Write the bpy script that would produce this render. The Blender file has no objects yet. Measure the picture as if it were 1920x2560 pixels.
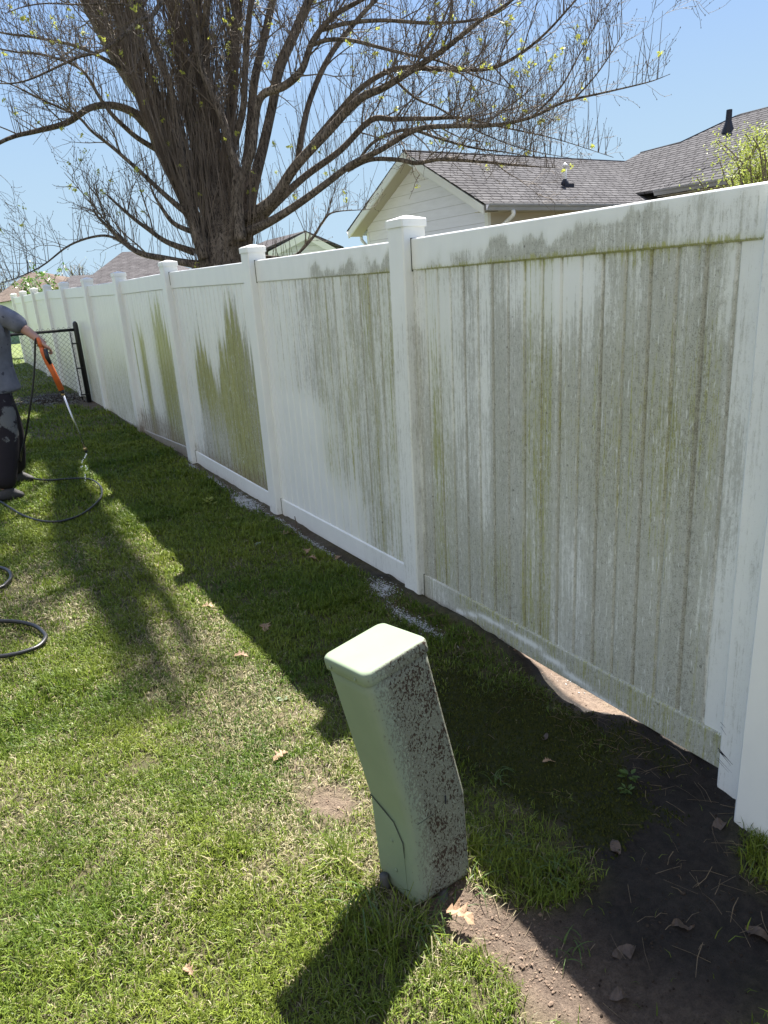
import bpy, bmesh, math, random
import numpy as np
from mathutils import Vector, Matrix, noise as mnoise
random.seed(7); rng = np.random.default_rng(11)
PI = math.pi; R = math.radians
scene = bpy.context.scene
col = scene.collection

# ---------------------------------------------------------------- camera
FPX, YAW, PITCH, ROLL = 1774.97, R(31.1082), R(17.6492), R(-3.6535)
CAM = np.array([-1.9225, -1.0604, 1.6])
_f = np.array([math.sin(YAW)*math.cos(PITCH), math.cos(YAW)*math.cos(PITCH), -math.sin(PITCH)])
_r0 = np.array([math.cos(YAW), -math.sin(YAW), 0.]); _u0 = np.cross(_r0, _f)
_r = _r0*math.cos(ROLL)+_u0*math.sin(ROLL); _u = -_r0*math.sin(ROLL)+_u0*math.cos(ROLL)
cam = bpy.data.cameras.new('camera'); camo = bpy.data.objects.new('camera', cam); col.objects.link(camo)
camo.matrix_world = Matrix([[_r[0], _u[0], -_f[0], CAM[0]], [_r[1], _u[1], -_f[1], CAM[1]], [_r[2], _u[2], -_f[2], CAM[2]], [0, 0, 0, 1]])
cam.sensor_fit = 'VERTICAL'; cam.sensor_height = 24; cam.lens = 24*FPX/2560
cam.clip_start = .05; cam.clip_end = 3000
scene.camera = camo
def ray(px, py):
    d = _f+_r*(px-960)/FPX-_u*(py-1280)/FPX
    return d
def at(px, py, depth): return CAM+ray(px, py)*depth           # a point at a given distance in front of the camera
def on_y(px, py, y): d = ray(px, py); return CAM+d*((y-CAM[1])/d[1])
def on_x(px, py, x): d = ray(px, py); return CAM+d*((x-CAM[0])/d[0])
def on_z(px, py, z=0.): d = ray(px, py); return CAM+d*((z-CAM[2])/d[2])

# ---------------------------------------------------------------- light
SUN_AZ, SUN_EL = math.atan2(.773, .634), R(56)
world = bpy.data.worlds.new('World'); scene.world = world; world.use_nodes = True
wn = world.node_tree.nodes; wl = world.node_tree.links
bg = wn['Background']; sky = wn.new('ShaderNodeTexSky'); sky.sky_type = 'NISHITA'; sky.sun_disc = False
sky.sun_elevation = SUN_EL; sky.sun_rotation = SUN_AZ; sky.air_density = 1.0; sky.dust_density = .35; sky.ozone_density = 1.2
# keep the glare near the sun within the range a phone's sensor records, and slightly less saturated
SKY_FILL = 1.5
_bw = wn.new('ShaderNodeRGBToBW'); wl.new(sky.outputs[0], _bw.inputs[0])
_m1 = wn.new('ShaderNodeMath'); _m1.operation = 'MULTIPLY_ADD'; wl.new(_bw.outputs[0], _m1.inputs[0]); _m1.inputs[1].default_value = 2.; _m1.inputs[2].default_value = 1.
_m2 = wn.new('ShaderNodeMath'); _m2.operation = 'DIVIDE'; _m2.inputs[0].default_value = 2.05; wl.new(_m1.outputs[0], _m2.inputs[1])
_v = wn.new('ShaderNodeVectorMath'); _v.operation = 'SCALE'; wl.new(sky.outputs[0], _v.inputs[0]); wl.new(_m2.outputs[0], _v.inputs['Scale'])
_t = wn.new('ShaderNodeVectorMath'); _t.operation = 'MULTIPLY'; _t.inputs[1].default_value = (.97, 1.03, 1.13); wl.new(_v.outputs[0], _t.inputs[0])
# added sky fill opposite the sun, made up to brighten the shaded fence
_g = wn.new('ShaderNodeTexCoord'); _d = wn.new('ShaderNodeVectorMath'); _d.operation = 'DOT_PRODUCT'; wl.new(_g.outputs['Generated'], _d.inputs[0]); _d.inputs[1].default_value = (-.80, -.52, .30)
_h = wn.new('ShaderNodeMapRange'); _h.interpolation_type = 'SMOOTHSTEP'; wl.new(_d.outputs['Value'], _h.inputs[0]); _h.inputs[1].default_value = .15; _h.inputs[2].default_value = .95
_w = wn.new('ShaderNodeMix'); _w.data_type = 'RGBA'; wl.new(_h.outputs[0], _w.inputs[0]); wl.new(_t.outputs[0], _w.inputs[6]); _w.inputs[7].default_value = (SKY_FILL*1.0, SKY_FILL*.97, SKY_FILL*.95, 1)
_s = wn.new('ShaderNodeSeparateXYZ'); wl.new(_g.outputs['Generated'], _s.inputs[0])
_k = wn.new('ShaderNodeMapRange'); _k.interpolation_type = 'SMOOTHERSTEP'; wl.new(_s.outputs[2], _k.inputs[0]); _k.inputs[1].default_value = .44; _k.inputs[2].default_value = -.04; _k.inputs[3].default_value = 0; _k.inputs[4].default_value = .95
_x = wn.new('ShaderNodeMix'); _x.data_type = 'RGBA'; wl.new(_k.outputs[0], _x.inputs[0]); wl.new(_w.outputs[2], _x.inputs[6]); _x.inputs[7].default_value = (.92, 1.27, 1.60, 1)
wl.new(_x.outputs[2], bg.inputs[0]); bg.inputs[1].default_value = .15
sun = bpy.data.lights.new('sun', 'SUN'); sun.energy = 5.0; sun.angle = R(.55); sun.color = (1, .95, .87)
suno = bpy.data.objects.new('sun', sun); col.objects.link(suno)
sd = Vector((math.sin(SUN_AZ)*math.cos(SUN_EL), math.cos(SUN_AZ)*math.cos(SUN_EL), math.sin(SUN_EL)))
suno.rotation_euler = sd.to_track_quat('Z', 'Y').to_euler(); suno.location = (6, 4, 12)
vs = scene.view_settings; vs.view_transform = 'Standard'; vs.look = 'None'; vs.gamma = 1; vs.exposure = 2.0
scene.cycles.max_bounces = 6

# ---------------------------------------------------------------- helpers
def tag(o, label=None, cat=None, group=None, kind=None):
    if label: o['label'] = label
    if cat: o['category'] = cat
    if group: o['group'] = group
    if kind: o['kind'] = kind
    return o
def empty(name, loc=(0, 0, 0)):
    o = bpy.data.objects.new(name, None); col.objects.link(o); o.location = loc; o.empty_display_size = .1
    return o
def link(name, me, mat=None, parent=None, smooth=False):
    o = bpy.data.objects.new(name, me); col.objects.link(o)
    if mat: me.materials.append(mat)
    if smooth:
        me.polygons.foreach_set('use_smooth', [True]*len(me.polygons))
    if parent:
        o.parent = parent; bpy.context.view_layer.update() if False else None
        o.matrix_parent_inverse = Matrix.Translation(parent_loc(parent)).inverted()
    return o
def parent_loc(p):
    v = Vector(p.location)
    while p.parent is not None:
        break
    return v
class MB:
    """collects shapes in world coordinates; build() links them as one mesh object"""
    def __init__(s): s.v = []; s.f = []
    def add(s, vs, fs):
        n = len(s.v); s.v += [tuple(map(float, a)) for a in vs]; s.f += [tuple(i+n for i in f) for f in fs]
    def box(s, x0, x1, y0, y1, z0, z1):
        s.add([(x0, y0, z0), (x1, y0, z0), (x1, y1, z0), (x0, y1, z0), (x0, y0, z1), (x1, y0, z1), (x1, y1, z1), (x0, y1, z1)],
              [(3, 2, 1, 0), (4, 5, 6, 7), (0, 1, 5, 4), (1, 2, 6, 5), (2, 3, 7, 6), (3, 0, 4, 7)])
    def hexa(s, b, t):   # bottom quad, top quad (counter-clockwise from above)
        s.add(list(b)+list(t), [(3, 2, 1, 0), (4, 5, 6, 7), (0, 1, 5, 4), (1, 2, 6, 5), (2, 3, 7, 6), (3, 0, 4, 7)])
    def tube(s, pts, rad, n=6, cap=True):
        P = [Vector(p) for p in pts]; m = len(P)
        if not hasattr(rad, '__len__'): rad = [rad]*m
        t0 = (P[1]-P[0]).normalized(); a = Vector((0, 0, 1)) if abs(t0.z) < .9 else Vector((1, 0, 0))
        u = t0.cross(a).normalized(); vs = []
        for i in range(m):
            t = (P[min(i+1, m-1)]-P[max(i-1, 0)])
            t = t.normalized() if t.length > 1e-9 else t0
            u = (u-t*u.dot(t)); u = u.normalized() if u.length > 1e-6 else t.orthogonal().normalized()
            w = t.cross(u)
            for k in range(n):
                an = 2*PI*k/n; vs.append(P[i]+(u*math.cos(an)+w*math.sin(an))*rad[i])
        fs = []
        for i in range(m-1):
            for k in range(n):
                k2 = (k+1) % n; fs.append((i*n+k, i*n+k2, (i+1)*n+k2, (i+1)*n+k))
        if cap: fs += [tuple(range(n-1, -1, -1)), tuple((m-1)*n+k for k in range(n))]
        s.add(vs, fs)
    def loft(s, rings, cap=True):
        n = len(rings[0]); vs = [p for r in rings for p in r]; fs = []
        for i in range(len(rings)-1):
            for k in range(n):
                k2 = (k+1) % n; fs.append((i*n+k, i*n+k2, (i+1)*n+k2, (i+1)*n+k))
        if cap: fs += [tuple(range(n-1, -1, -1)), tuple((len(rings)-1)*n+k for k in range(n))]
        s.add(vs, fs)
    def ball(s, c, r, n=6, m=4, sc=(1, 1, 1)):
        rings = []
        for i in range(m+1):
            th = PI*(i/m)*.96+.06; rings.append([(c[0]+r*sc[0]*math.sin(th)*math.cos(2*PI*k/n), c[1]+r*sc[1]*math.sin(th)*math.sin(2*PI*k/n), c[2]-r*sc[2]*math.cos(th)) for k in range(n)])
        s.loft(rings)
    def build(s, name, mat, parent=None, smooth=False, bevel=0):
        me = bpy.data.meshes.new(name); me.from_pydata(s.v, [], s.f); me.update()
        if bevel:
            bm = bmesh.new(); bm.from_mesh(me)
            eds = [e for e in bm.edges if len(e.link_faces) == 2 and e.calc_face_angle(0) > .6]
            bmesh.ops.bevel(bm, geom=eds, offset=bevel, segments=2, profile=.6, affect='EDGES')
            bm.to_mesh(me); bm.free()
        return link(name, me, mat, parent, smooth)
def smoothpath(pts, n=6):
    """Catmull-Rom through the points (any dimension)"""
    P = np.array(pts, float); P = np.vstack([2*P[0]-P[1], P, 2*P[-1]-P[-2]]); out = []
    for i in range(1, len(P)-2):
        for k in range(n):
            t = k/n; a, b, c, d = P[i-1:i+3]
            out.append(.5*((2*b)+(-a+c)*t+(2*a-5*b+4*c-d)*t*t+(-a+3*b-3*c+d)*t**3))
    out.append(P[-2]); return np.array(out)
def sst(a, b, x):
    t = np.clip((x-a)/(b-a), 0, 1); return t*t*(3-2*t)
_perm = rng.random((64, 64))
def vnoise(x, y, s=1., seed=0):
    x = np.asarray(x)*s+seed*7.31; y = np.asarray(y)*s+seed*3.77
    xi = np.floor(x).astype(int); yi = np.floor(y).astype(int); fx = x-xi; fy = y-yi
    fx = fx*fx*(3-2*fx); fy = fy*fy*(3-2*fy); g = lambda a, b: _perm[a % 64, b % 64]
    return (g(xi, yi)*(1-fx)+g(xi+1, yi)*fx)*(1-fy)+(g(xi, yi+1)*(1-fx)+g(xi+1, yi+1)*fx)*fy
def fbm(x, y, s=1., seed=0, o=3):
    a = 0; w = .5; t = 0
    for i in range(o): a = a+vnoise(x, y, s*2**i, seed+i)*w; t += w; w *= .5
    return a/t
def gauss(x, y, cx, cy, rx, ry, an=0):
    c, s = math.cos(an), math.sin(an); dx = x-cx; dy = y-cy; u = (dx*c+dy*s)/rx; v = (-dx*s+dy*c)/ry
    return np.exp(-(u*u+v*v))

# ---------------------------------------------------------------- materials
def mat(name, color=(.5, .5, .5), rough=.6, spec=.5, metal=0., bump=0., bscale=60., var=0., vscale=4., attr=None, trans=0.):
    m = bpy.data.materials.new(name); m.use_nodes = True; N = m.node_tree.nodes; L = m.node_tree.links
    b = N['Principled BSDF']; b.inputs['Roughness'].default_value = rough; b.inputs['Specular IOR Level'].default_value = spec
    b.inputs['Metallic'].default_value = metal
    b.inputs['Base Color'].default_value = (*color, 1)
    geo = N.new('ShaderNodeNewGeometry')
    if attr:
        a = N.new('ShaderNodeAttribute'); a.attribute_name = attr; L.new(a.outputs['Color'], b.inputs['Base Color'])
    if var:
        n = N.new('ShaderNodeTexNoise'); n.inputs['Scale'].default_value = vscale; n.inputs['Detail'].default_value = 6; L.new(geo.outputs['Position'], n.inputs['Vector'])
        mr = N.new('ShaderNodeMapRange'); mr.inputs[1].default_value = .3; mr.inputs[2].default_value = .7; mr.inputs[3].default_value = 1-var; mr.inputs[4].default_value = 1+var
        L.new(n.outputs[0], mr.inputs[0])
        mx = N.new('ShaderNodeVectorMath'); mx.operation = 'SCALE'
        if attr: L.new(a.outputs['Color'], mx.inputs[0])
        else: mx.inputs[0].default_value = color
        L.new(mr.outputs[0], mx.inputs['Scale']); L.new(mx.outputs[0], b.inputs['Base Color'])
    if bump:
        n2 = N.new('ShaderNodeTexNoise'); n2.inputs['Scale'].default_value = bscale; n2.inputs['Detail'].default_value = 5; L.new(geo.outputs['Position'], n2.inputs['Vector'])
        bp = N.new('ShaderNodeBump'); bp.inputs['Strength'].default_value = bump; bp.inputs['Distance'].default_value = .01
        L.new(n2.outputs[0], bp.inputs['Height']); L.new(bp.outputs[0], b.inputs['Normal'])
    if trans:
        tr = N.new('ShaderNodeBsdfTranslucent'); ad = N.new('ShaderNodeMixShader'); ad.inputs[0].default_value = trans
        src = b.inputs['Base Color'].links[0].from_socket if b.inputs['Base Color'].links else None
        if src: L.new(src, tr.inputs[0])
        else: tr.inputs[0].default_value = (*color, 1)
        L.new(b.outputs[0], ad.inputs[1]); L.new(tr.outputs[0], ad.inputs[2]); L.new(ad.outputs[0], N['Material Output'].inputs[0])
    return m

class NT:
    """tiny node helper: math on sockets"""
    def __init__(s, m): s.N = m.node_tree.nodes; s.L = m.node_tree.links
    def m(s, op, a, b=None, c=None, clamp=False):
        n = s.N.new('ShaderNodeMath'); n.operation = op; n.use_clamp = clamp
        for i, v in enumerate((a, b, c)):
            if v is None: continue
            if isinstance(v, (int, float)): n.inputs[i].default_value = v
            else: s.L.new(v, n.inputs[i])
        return n.outputs[0]
    def mapr(s, v, a, b, c=0., d=1., sm=False):
        n = s.N.new('ShaderNodeMapRange'); n.interpolation_type = 'SMOOTHSTEP' if sm else 'LINEAR'
        s.L.new(v, n.inputs[0])
        for i, q in enumerate((a, b, c, d)):
            if isinstance(q, (int, float)): n.inputs[i+1].default_value = q
            else: s.L.new(q, n.inputs[i+1])
        return n.outputs[0]
    def scalev(s, v, sc):
        n = s.N.new('ShaderNodeMapping'); n.inputs['Scale'].default_value = sc; s.L.new(v, n.inputs[0]); return n.outputs[0]
    def noise(s, v, scale=1., detail=3., rough=.5, dist=0.):
        n = s.N.new('ShaderNodeTexNoise'); n.inputs['Scale'].default_value = scale; n.inputs['Detail'].default_value = detail
        n.inputs['Roughness'].default_value = rough; n.inputs['Distortion'].default_value = dist; s.L.new(v, n.inputs['Vector']); return n.outputs[0]
    def mix(s, f, a, b):
        n = s.N.new('ShaderNodeMix'); n.data_type = 'RGBA'
        if isinstance(f, (int, float)): n.inputs[0].default_value = f
        else: s.L.new(f, n.inputs[0])
        for i, q in ((6, a), (7, b)):
            if isinstance(q, tuple): n.inputs[i].default_value = (*q, 1)
            else: s.L.new(q, n.inputs[i])
        return n.outputs[2]

def vinyl_material(name, grimy=True):
    """white vinyl; attribute 'grime' = (amount of grey film, amount of green algae, amount of brown dirt)"""
    m = bpy.data.materials.new(name); m.use_nodes = True; t = NT(m); N, L = t.N, t.L
    b = N['Principled BSDF']; b.inputs['Roughness'].default_value = .42; b.inputs['Specular IOR Level'].default_value = .45
    geo = N.new('ShaderNodeNewGeometry'); P = geo.outputs['Position']
    a = N.new('ShaderNodeAttribute'); a.attribute_name = 'grime'
    sp = N.new('ShaderNodeSeparateColor'); L.new(a.outputs['Color'], sp.inputs[0]); G, A, D = sp.outputs[0], sp.outputs[1], sp.outputs[2]
    streak = t.noise(t.scalev(P, (75, 75, 2.2)), 1, 5, .65)
    streakf = t.noise(t.scalev(P, (170, 170, 6)), 1, 3, .6)
    fine = t.noise(t.scalev(P, (1, 1, .6)), 330, 3, .7)
    blot = t.noise(t.scalev(P, (9, 9, 4)), 1, 5, .6)
    mid = t.noise(t.scalev(P, (1, 1, .45)), 75, 4, .65)
    base = t.mix(t.mapr(blot, .3, .7), (.86, .875, .86), (.80, .82, .81))
    # film of grey mildew
    S1, S2, MD, BL, FN = t.mapr(streak, .34, .66), t.mapr(streakf, .34, .66), t.mapr(mid, .34, .66), t.mapr(blot, .32, .68), t.mapr(fine, .3, .7)
    gv = t.m('ADD', t.m('ADD', t.m('MULTIPLY', S1, .30), t.m('MULTIPLY', S2, .16)), t.m('ADD', t.m('MULTIPLY', BL, .2), t.m('ADD', t.m('MULTIPLY', MD, .2), t.m('MULTIPLY', FN, .14))))
    iG = t.m('SUBTRACT', 1.02, G)
    gm = t.mapr(gv, t.m('SUBTRACT', iG, .2), t.m('ADD', iG, .16), 0., 1., True)
    gm = t.m('MULTIPLY', gm, t.mapr(G, .02, .2)); gm = t.m('MULTIPLY', gm, t.mapr(FN, 0, .8, .6, 1.))
    film = t.mix(t.m('ADD', t.m('MULTIPLY', S1, .45), t.m('MULTIPLY', FN, .55)), (.22, .22, .185), (.52, .52, .465))
    c = t.mix(t.m('MULTIPLY', G, .42), base, (.58, .59, .53)); c = t.mix(t.m('MULTIPLY', gm, .84), c, film); c = t.mix(t.m('MULTIPLY', A, .5), c, (.36, .37, .17))
    # algae: hard jagged edges
    S3 = t.mapr(t.noise(t.scalev(P, (130, 130, 1.6)), 1, 4, .6), .34, .66)
    av = t.m('ADD', t.m('MULTIPLY', S1, .25), t.m('ADD', t.m('MULTIPLY', S3, .40), t.m('ADD', t.m('MULTIPLY', S2, .15), t.m('MULTIPLY', MD, .20))))
    iA = t.m('SUBTRACT', 1.03, A)
    am = t.mapr(av, t.m('SUBTRACT', iA, .20), t.m('ADD', iA, .16), 0., 1., True)
    am = t.m('MULTIPLY', am, t.mapr(A, .02, .15)); am = t.m('MULTIPLY', am, t.mapr(FN, 0, .7, .6, 1.))
    c = t.mix(t.m('MULTIPLY', am, .85), c, t.mix(t.m('ADD', t.m('MULTIPLY', S2, .5), t.m('MULTIPLY', BL, .5)), (.22, .23, .045), (.44, .44, .13)))
    # gritty dark speckle and pale scratches all through the mildew
    f2 = t.noise(P, 210, 4, .8); f3 = t.noise(t.scalev(P, (1, 1, .5)), 95, 4, .75)
    sk = t.mapr(t.m('ADD', t.m('MULTIPLY', f2, .6), t.m('MULTIPLY', f3, .4)), t.m('SUBTRACT', .60, t.m('MULTIPLY', G, .12)), t.m('SUBTRACT', .66, t.m('MULTIPLY', G, .12)))
    sk = t.m('MULTIPLY', sk, t.mapr(G, .15, .6)); c = t.mix(t.m('MULTIPLY', sk, .54), c, (.13, .128, .10))
    pale = t.m('MULTIPLY', t.mapr(t.noise(t.scalev(P, (1, 1, .14)), 110, 3, .7), .62, .66), t.mapr(G, .3, .6)); c = t.mix(t.m('MULTIPLY', pale, .7), c, (.74, .76, .73))
    # brown dirt
    dm = t.mapr(t.m('ADD', t.m('ADD', t.m('MULTIPLY', mid, .6), t.m('MULTIPLY', streakf, .4)), t.m('SUBTRACT', D, .5)), .5, .85)
    dm = t.m('MULTIPLY', dm, t.mapr(D, .02, .3))
    c = t.mix(t.m('MULTIPLY', dm, .85), c, (.20, .155, .11))
    # dark mildew dots
    vo = N.new('ShaderNodeTexVoronoi'); vo.inputs['Scale'].default_value = 26; L.new(P, vo.inputs['Vector'])
    rnd = N.new('ShaderNodeSeparateColor'); L.new(vo.outputs['Color'], rnd.inputs[0])
    dots = t.m('MULTIPLY', t.m('LESS_THAN', vo.outputs['Distance'], t.m('MULTIPLY', rnd.outputs[1], .14)), t.m('GREATER_THAN', rnd.outputs[0], .55))
    dots = t.m('MULTIPLY', dots, t.mapr(G, .35, .7))
    c = t.mix(t.m('MULTIPLY', dots, .6), c, (.06, .06, .05))
    # snail trails: thin pale wandering lines
    w = t.noise(t.scalev(P, (16, 16, 5)), 1, 3, .7, .6)
    tr = t.m('LESS_THAN', t.m('ABSOLUTE', t.m('SUBTRACT', w, .5)), .006)
    tr = t.m('MULTIPLY', tr, t.m('GREATER_THAN', t.noise(P, 5, 2), .54)); tr = t.m('MULTIPLY', tr, t.mapr(G, .4, .7))
    c = t.mix(t.m('MULTIPLY', tr, .55), c, (.6, .62, .58))
    L.new(c, b.inputs['Base Color'])
    L.new(t.mapr(gm, 0, 1, .34, .8), b.inputs['Roughness'])
    bp = N.new('ShaderNodeBump'); bp.inputs['Strength'].default_value = .25; bp.inputs['Distance'].default_value = .002
    L.new(t.m('ADD', gm, fine), bp.inputs['Height']); L.new(bp.outputs[0], b.inputs['Normal'])
    return m
M = {}
M['vinyl'] = vinyl_material('white_vinyl')
M['black_metal'] = mat('black_coated_metal', (.012, .012, .013), .35)
M['chain_wire'] = mat('black_wire', (.02, .02, .022), .45)
def bark_material():
    m = mat('bark', (.1, .08, .06), .95, .1); t = NT(m); b = t.N['Principled BSDF']; geo = t.N.new('ShaderNodeNewGeometry'); P = geo.outputs['Position']
    n = t.noise(t.scalev(P, (1, 1, .22)), 34, 5, .7, .8); n2 = t.noise(P, 4, 4); n3 = t.noise(P, 90, 3)
    c = t.mix(t.mapr(n, .42, .56), (.045, .038, .032), t.mix(t.mapr(n2, .35, .65), (.15, .125, .105), (.25, .21, .175)))
    t.L.new(c, b.inputs['Base Color']); bp = t.N.new('ShaderNodeBump'); bp.inputs['Distance'].default_value = .03; bp.inputs['Strength'].default_value = 1
    t.L.new(t.m('ADD', n, t.m('MULTIPLY', n3, .2)), bp.inputs['Height']); t.L.new(bp.outputs[0], b.inputs['Normal']); return m
M['twig'] = mat('twig_bark', (.135, .108, .088), .75, .3, var=.3, vscale=3)
M['bud'] = mat('leaf_bud', (.07, .05, .035), .7)
M['young_leaf'] = mat('young_leaf', (.42, .45, .09), .6, trans=.4)
M['shrub_leaf'] = mat('shrub_leaf', (.34, .40, .09), .6, trans=.35)
M['green_leaf'] = mat('green_leaf', (.10, .20, .03), .5, trans=.3)
M['blossom'] = mat('white_blossom', (.8, .8, .74), .6)
M['fascia'] = mat('painted_fascia', (.78, .80, .82), .4)
M['soffit'] = mat('soffit_cream', (.5, .47, .4), .6)
M['gutter'] = mat('gutter_paint', (.36, .37, .40), .35, var=.05)
M['tan_wall'] = mat('tan_siding', (.47, .42, .34), .6)
M['pipe_white'] = mat('white_pipe', (.75, .75, .75), .4)
M['rubber_black'] = mat('black_rubber', (.016, .016, .018), .38, bump=.1, bscale=300)
M['boot'] = mat('vent_boot', (.012, .014, .025), .6)
M['shirt'] = mat('grey_shirt', (.155, .16, .19), .85, .2, bump=.6, bscale=12, var=.22, vscale=14)
M['skin'] = mat('skin', (.40, .22, .16), .5, bump=.1, var=.06, vscale=20)
M['hair'] = mat('hair', (.05, .035, .025), .7)
M['orange'] = mat('orange_plastic', (.62, .13, .03), .4, var=.15, vscale=20)
M['black_plastic'] = mat('black_plastic', (.015, .015, .018), .3)
M['steel'] = mat('steel', (.55, .57, .62), .25, .5, 1.)
M['brass'] = mat('brass', (.55, .4, .2), .35, .5, 1.)
M['water'] = mat('water_drop', (.9, .93, .95), .05)
M['shoe'] = mat('worn_shoe', (.035, .033, .035), .75, bump=.4, bscale=50, var=.3, vscale=30)
M['dead_leaf'] = mat('dead_leaf', (.30, .195, .12), .7, bump=.4, bscale=80, var=.3, vscale=40, trans=.15)
M['wet_leaf'] = mat('wet_leaf', (.075, .052, .038), .6, bump=.4, bscale=90, var=.3, vscale=40)
M['foam'] = mat('soap_foam', (.55, .57, .59), .5, bump=.6, bscale=200, var=.12, vscale=60)
M['grey_pipe'] = mat('grey_conduit', (.27, .28, .27), .6)
M['pipe_dark'] = mat('dark_conduit', (.07, .07, .065), .8)
M['gap'] = mat('shadow_gap', (.05, .06, .045), .9)
M['transformer'] = mat('green_box', (.15, .24, .19), .6)
M['panel_dark'] = mat('solar_dark', (.01, .012, .02), .2)
M['stick'] = mat('stick_bark', (.10, .07, .05), .8)
M['straw'] = mat('straw', (.17, .13, .085), .8, var=.5, vscale=30)

def siding_material(name, c, step):
    m = mat(name, c, .5); t = NT(m); b = t.N['Principled BSDF']
    geo = t.N.new('ShaderNodeNewGeometry'); sp = t.N.new('ShaderNodeSeparateXYZ'); t.L.new(geo.outputs['Position'], sp.inputs[0])
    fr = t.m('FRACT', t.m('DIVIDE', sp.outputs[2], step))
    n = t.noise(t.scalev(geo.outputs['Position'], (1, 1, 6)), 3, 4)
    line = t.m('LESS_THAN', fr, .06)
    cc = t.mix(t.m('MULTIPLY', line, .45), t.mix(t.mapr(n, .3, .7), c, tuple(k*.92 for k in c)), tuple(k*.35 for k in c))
    t.L.new(cc, b.inputs['Base Color'])
    bp = t.N.new('ShaderNodeBump'); bp.inputs['Distance'].default_value = .02; bp.inputs['Strength'].default_value = 1
    t.L.new(t.m('SUBTRACT', 1, fr), bp.inputs['Height']); t.L.new(bp.outputs[0], b.inputs['Normal'])
    return m
M['bark'] = bark_material()
M['siding'] = siding_material('white_lap_siding', (.84, .85, .98), .2)

def shingle_material(name, along, c1, c2, row=.062, slope=.5):
    """rows follow height; tabs run along the given axis (0 = X, 1 = Y)"""
    m = mat(name, c1, 1., .0); t = NT(m); b = t.N['Principled BSDF']
    geo = t.N.new('ShaderNodeNewGeometry'); sp = t.N.new('ShaderNodeSeparateXYZ'); t.L.new(geo.outputs['Position'], sp.inputs[0])
    cb = t.N.new('ShaderNodeCombineXYZ')
    t.L.new(t.m('ADD', sp.outputs[along], t.m('MULTIPLY', sp.outputs[1-along], .001)), cb.inputs[0]); t.L.new(sp.outputs[2], cb.inputs[1])
    wob = t.noise(cb.outputs[0], 9, 3)
    t2 = t.N.new('ShaderNodeCombineXYZ'); t.L.new(sp.outputs[along], t2.inputs[0]); t.L.new(t.m('ADD', sp.outputs[2], t.m('MULTIPLY', t.m('SUBTRACT', wob, .5), .018)), t2.inputs[1])
    br = t.N.new('ShaderNodeTexBrick'); t.L.new(t2.outputs[0], br.inputs['Vector'])
    br.inputs['Color1'].default_value = (*c1, 1); br.inputs['Color2'].default_value = (*c2, 1); br.inputs['Mortar'].default_value = tuple(k*.2 for k in c1)+(1,)
    br.inputs['Scale'].default_value = 1; br.inputs['Mortar Size'].default_value = .011; br.inputs['Mortar Smooth'].default_value = .6
    br.inputs['Brick Width'].default_value = .24; br.inputs['Row Height'].default_value = row; br.inputs['Bias'].default_value = .1
    br.offset = .37; br.offset_frequency = 3
    n = t.noise(geo.outputs['Position'], 60, 4, .7)
    n2 = t.noise(geo.outputs['Position'], 1.3, 3, .6)
    sc = t.N.new('ShaderNodeVectorMath'); sc.operation = 'SCALE'; t.L.new(br.outputs[0], sc.inputs[0]); t.L.new(t.m('MULTIPLY', t.mapr(n, .3, .7, .75, 1.25), t.mapr(n2, .3, .7, .88, 1.12)), sc.inputs['Scale'])
    t.L.new(sc.outputs[0], b.inputs['Base Color'])
    bp = t.N.new('ShaderNodeBump'); bp.inputs['Distance'].default_value = .02; bp.inputs['Strength'].default_value = .8
    t.L.new(t.m('SUBTRACT', 1, br.outputs['Fac']), bp.inputs['Height']); t.L.new(bp.outputs[0], b.inputs['Normal'])
    return m
M['shingle_x'] = shingle_material('grey_shingles', 0, (.135, .133, .139), (.108, .106, .112))
M['shingle_y'] = shingle_material('grey_shingles_main', 1, (.135, .133, .139), (.108, .106, .112))
M['shingle_brown'] = shingle_material('brown_shingles', 1, (.19, .155, .135), (.15, .125, .11))
M['shingle_far'] = shingle_material('far_grey_shingles', 1, (.13, .125, .13), (.10, .095, .10))

# ---------------------------------------------------------------- ground
def base_h(x, y):
    x = np.asarray(x, float); y = np.asarray(y, float)
    z = np.interp(y, [-3, 0, 1.8, 3.55, 5.36, 7.3, 9.06, 12, 19, 24, 60, 400], [.03, .015, 0, .06, .115, .17, .215, .25, .37, .38, -.55, -.6])
    z = z-.085*gauss(x, y, .14, .72, .2, .26)-.03*gauss(x, y, .3, .6, .5, .6)-.02*gauss(x, y, 0, .2, .12, .12)
    z = z+.055*gauss(x, y*0, -.035, 0, .07, 1)*sst(-.2, .2, y)*(1-np.clip(1.35*gauss(x*0, y, 0, .74, 1, .20), 0, 1))*sst(2.4, 1.8, y)
    z = z+.035*gauss(x, y, -.33, .62, .16, .22)+.02*gauss(x, y, -.45, 1.1, .3, .3)
    z = z+.03*gauss(x, y, -1.3, .55, .15, .2)*0
    return z
def height(x, y):
    x = np.asarray(x, float); y = np.asarray(y, float); near = np.clip(1-np.hypot(x+1, y-1)/12, 0, 1)
    z = base_h(x, y)+(fbm(x, y, 2.1, 3)-.5)*.035*near+(fbm(x, y, 9, 5)-.5)*.014*near+(fbm(x, y, 18, 6)-.5)*.022*near*gauss(x, x*0, -.12, 0, .2, 1)
    mud = mudmask(x, y)
    z = z+mud*((fbm(x, y, 30, 9, 3)-.5)*.022)*near
    return z
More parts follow.
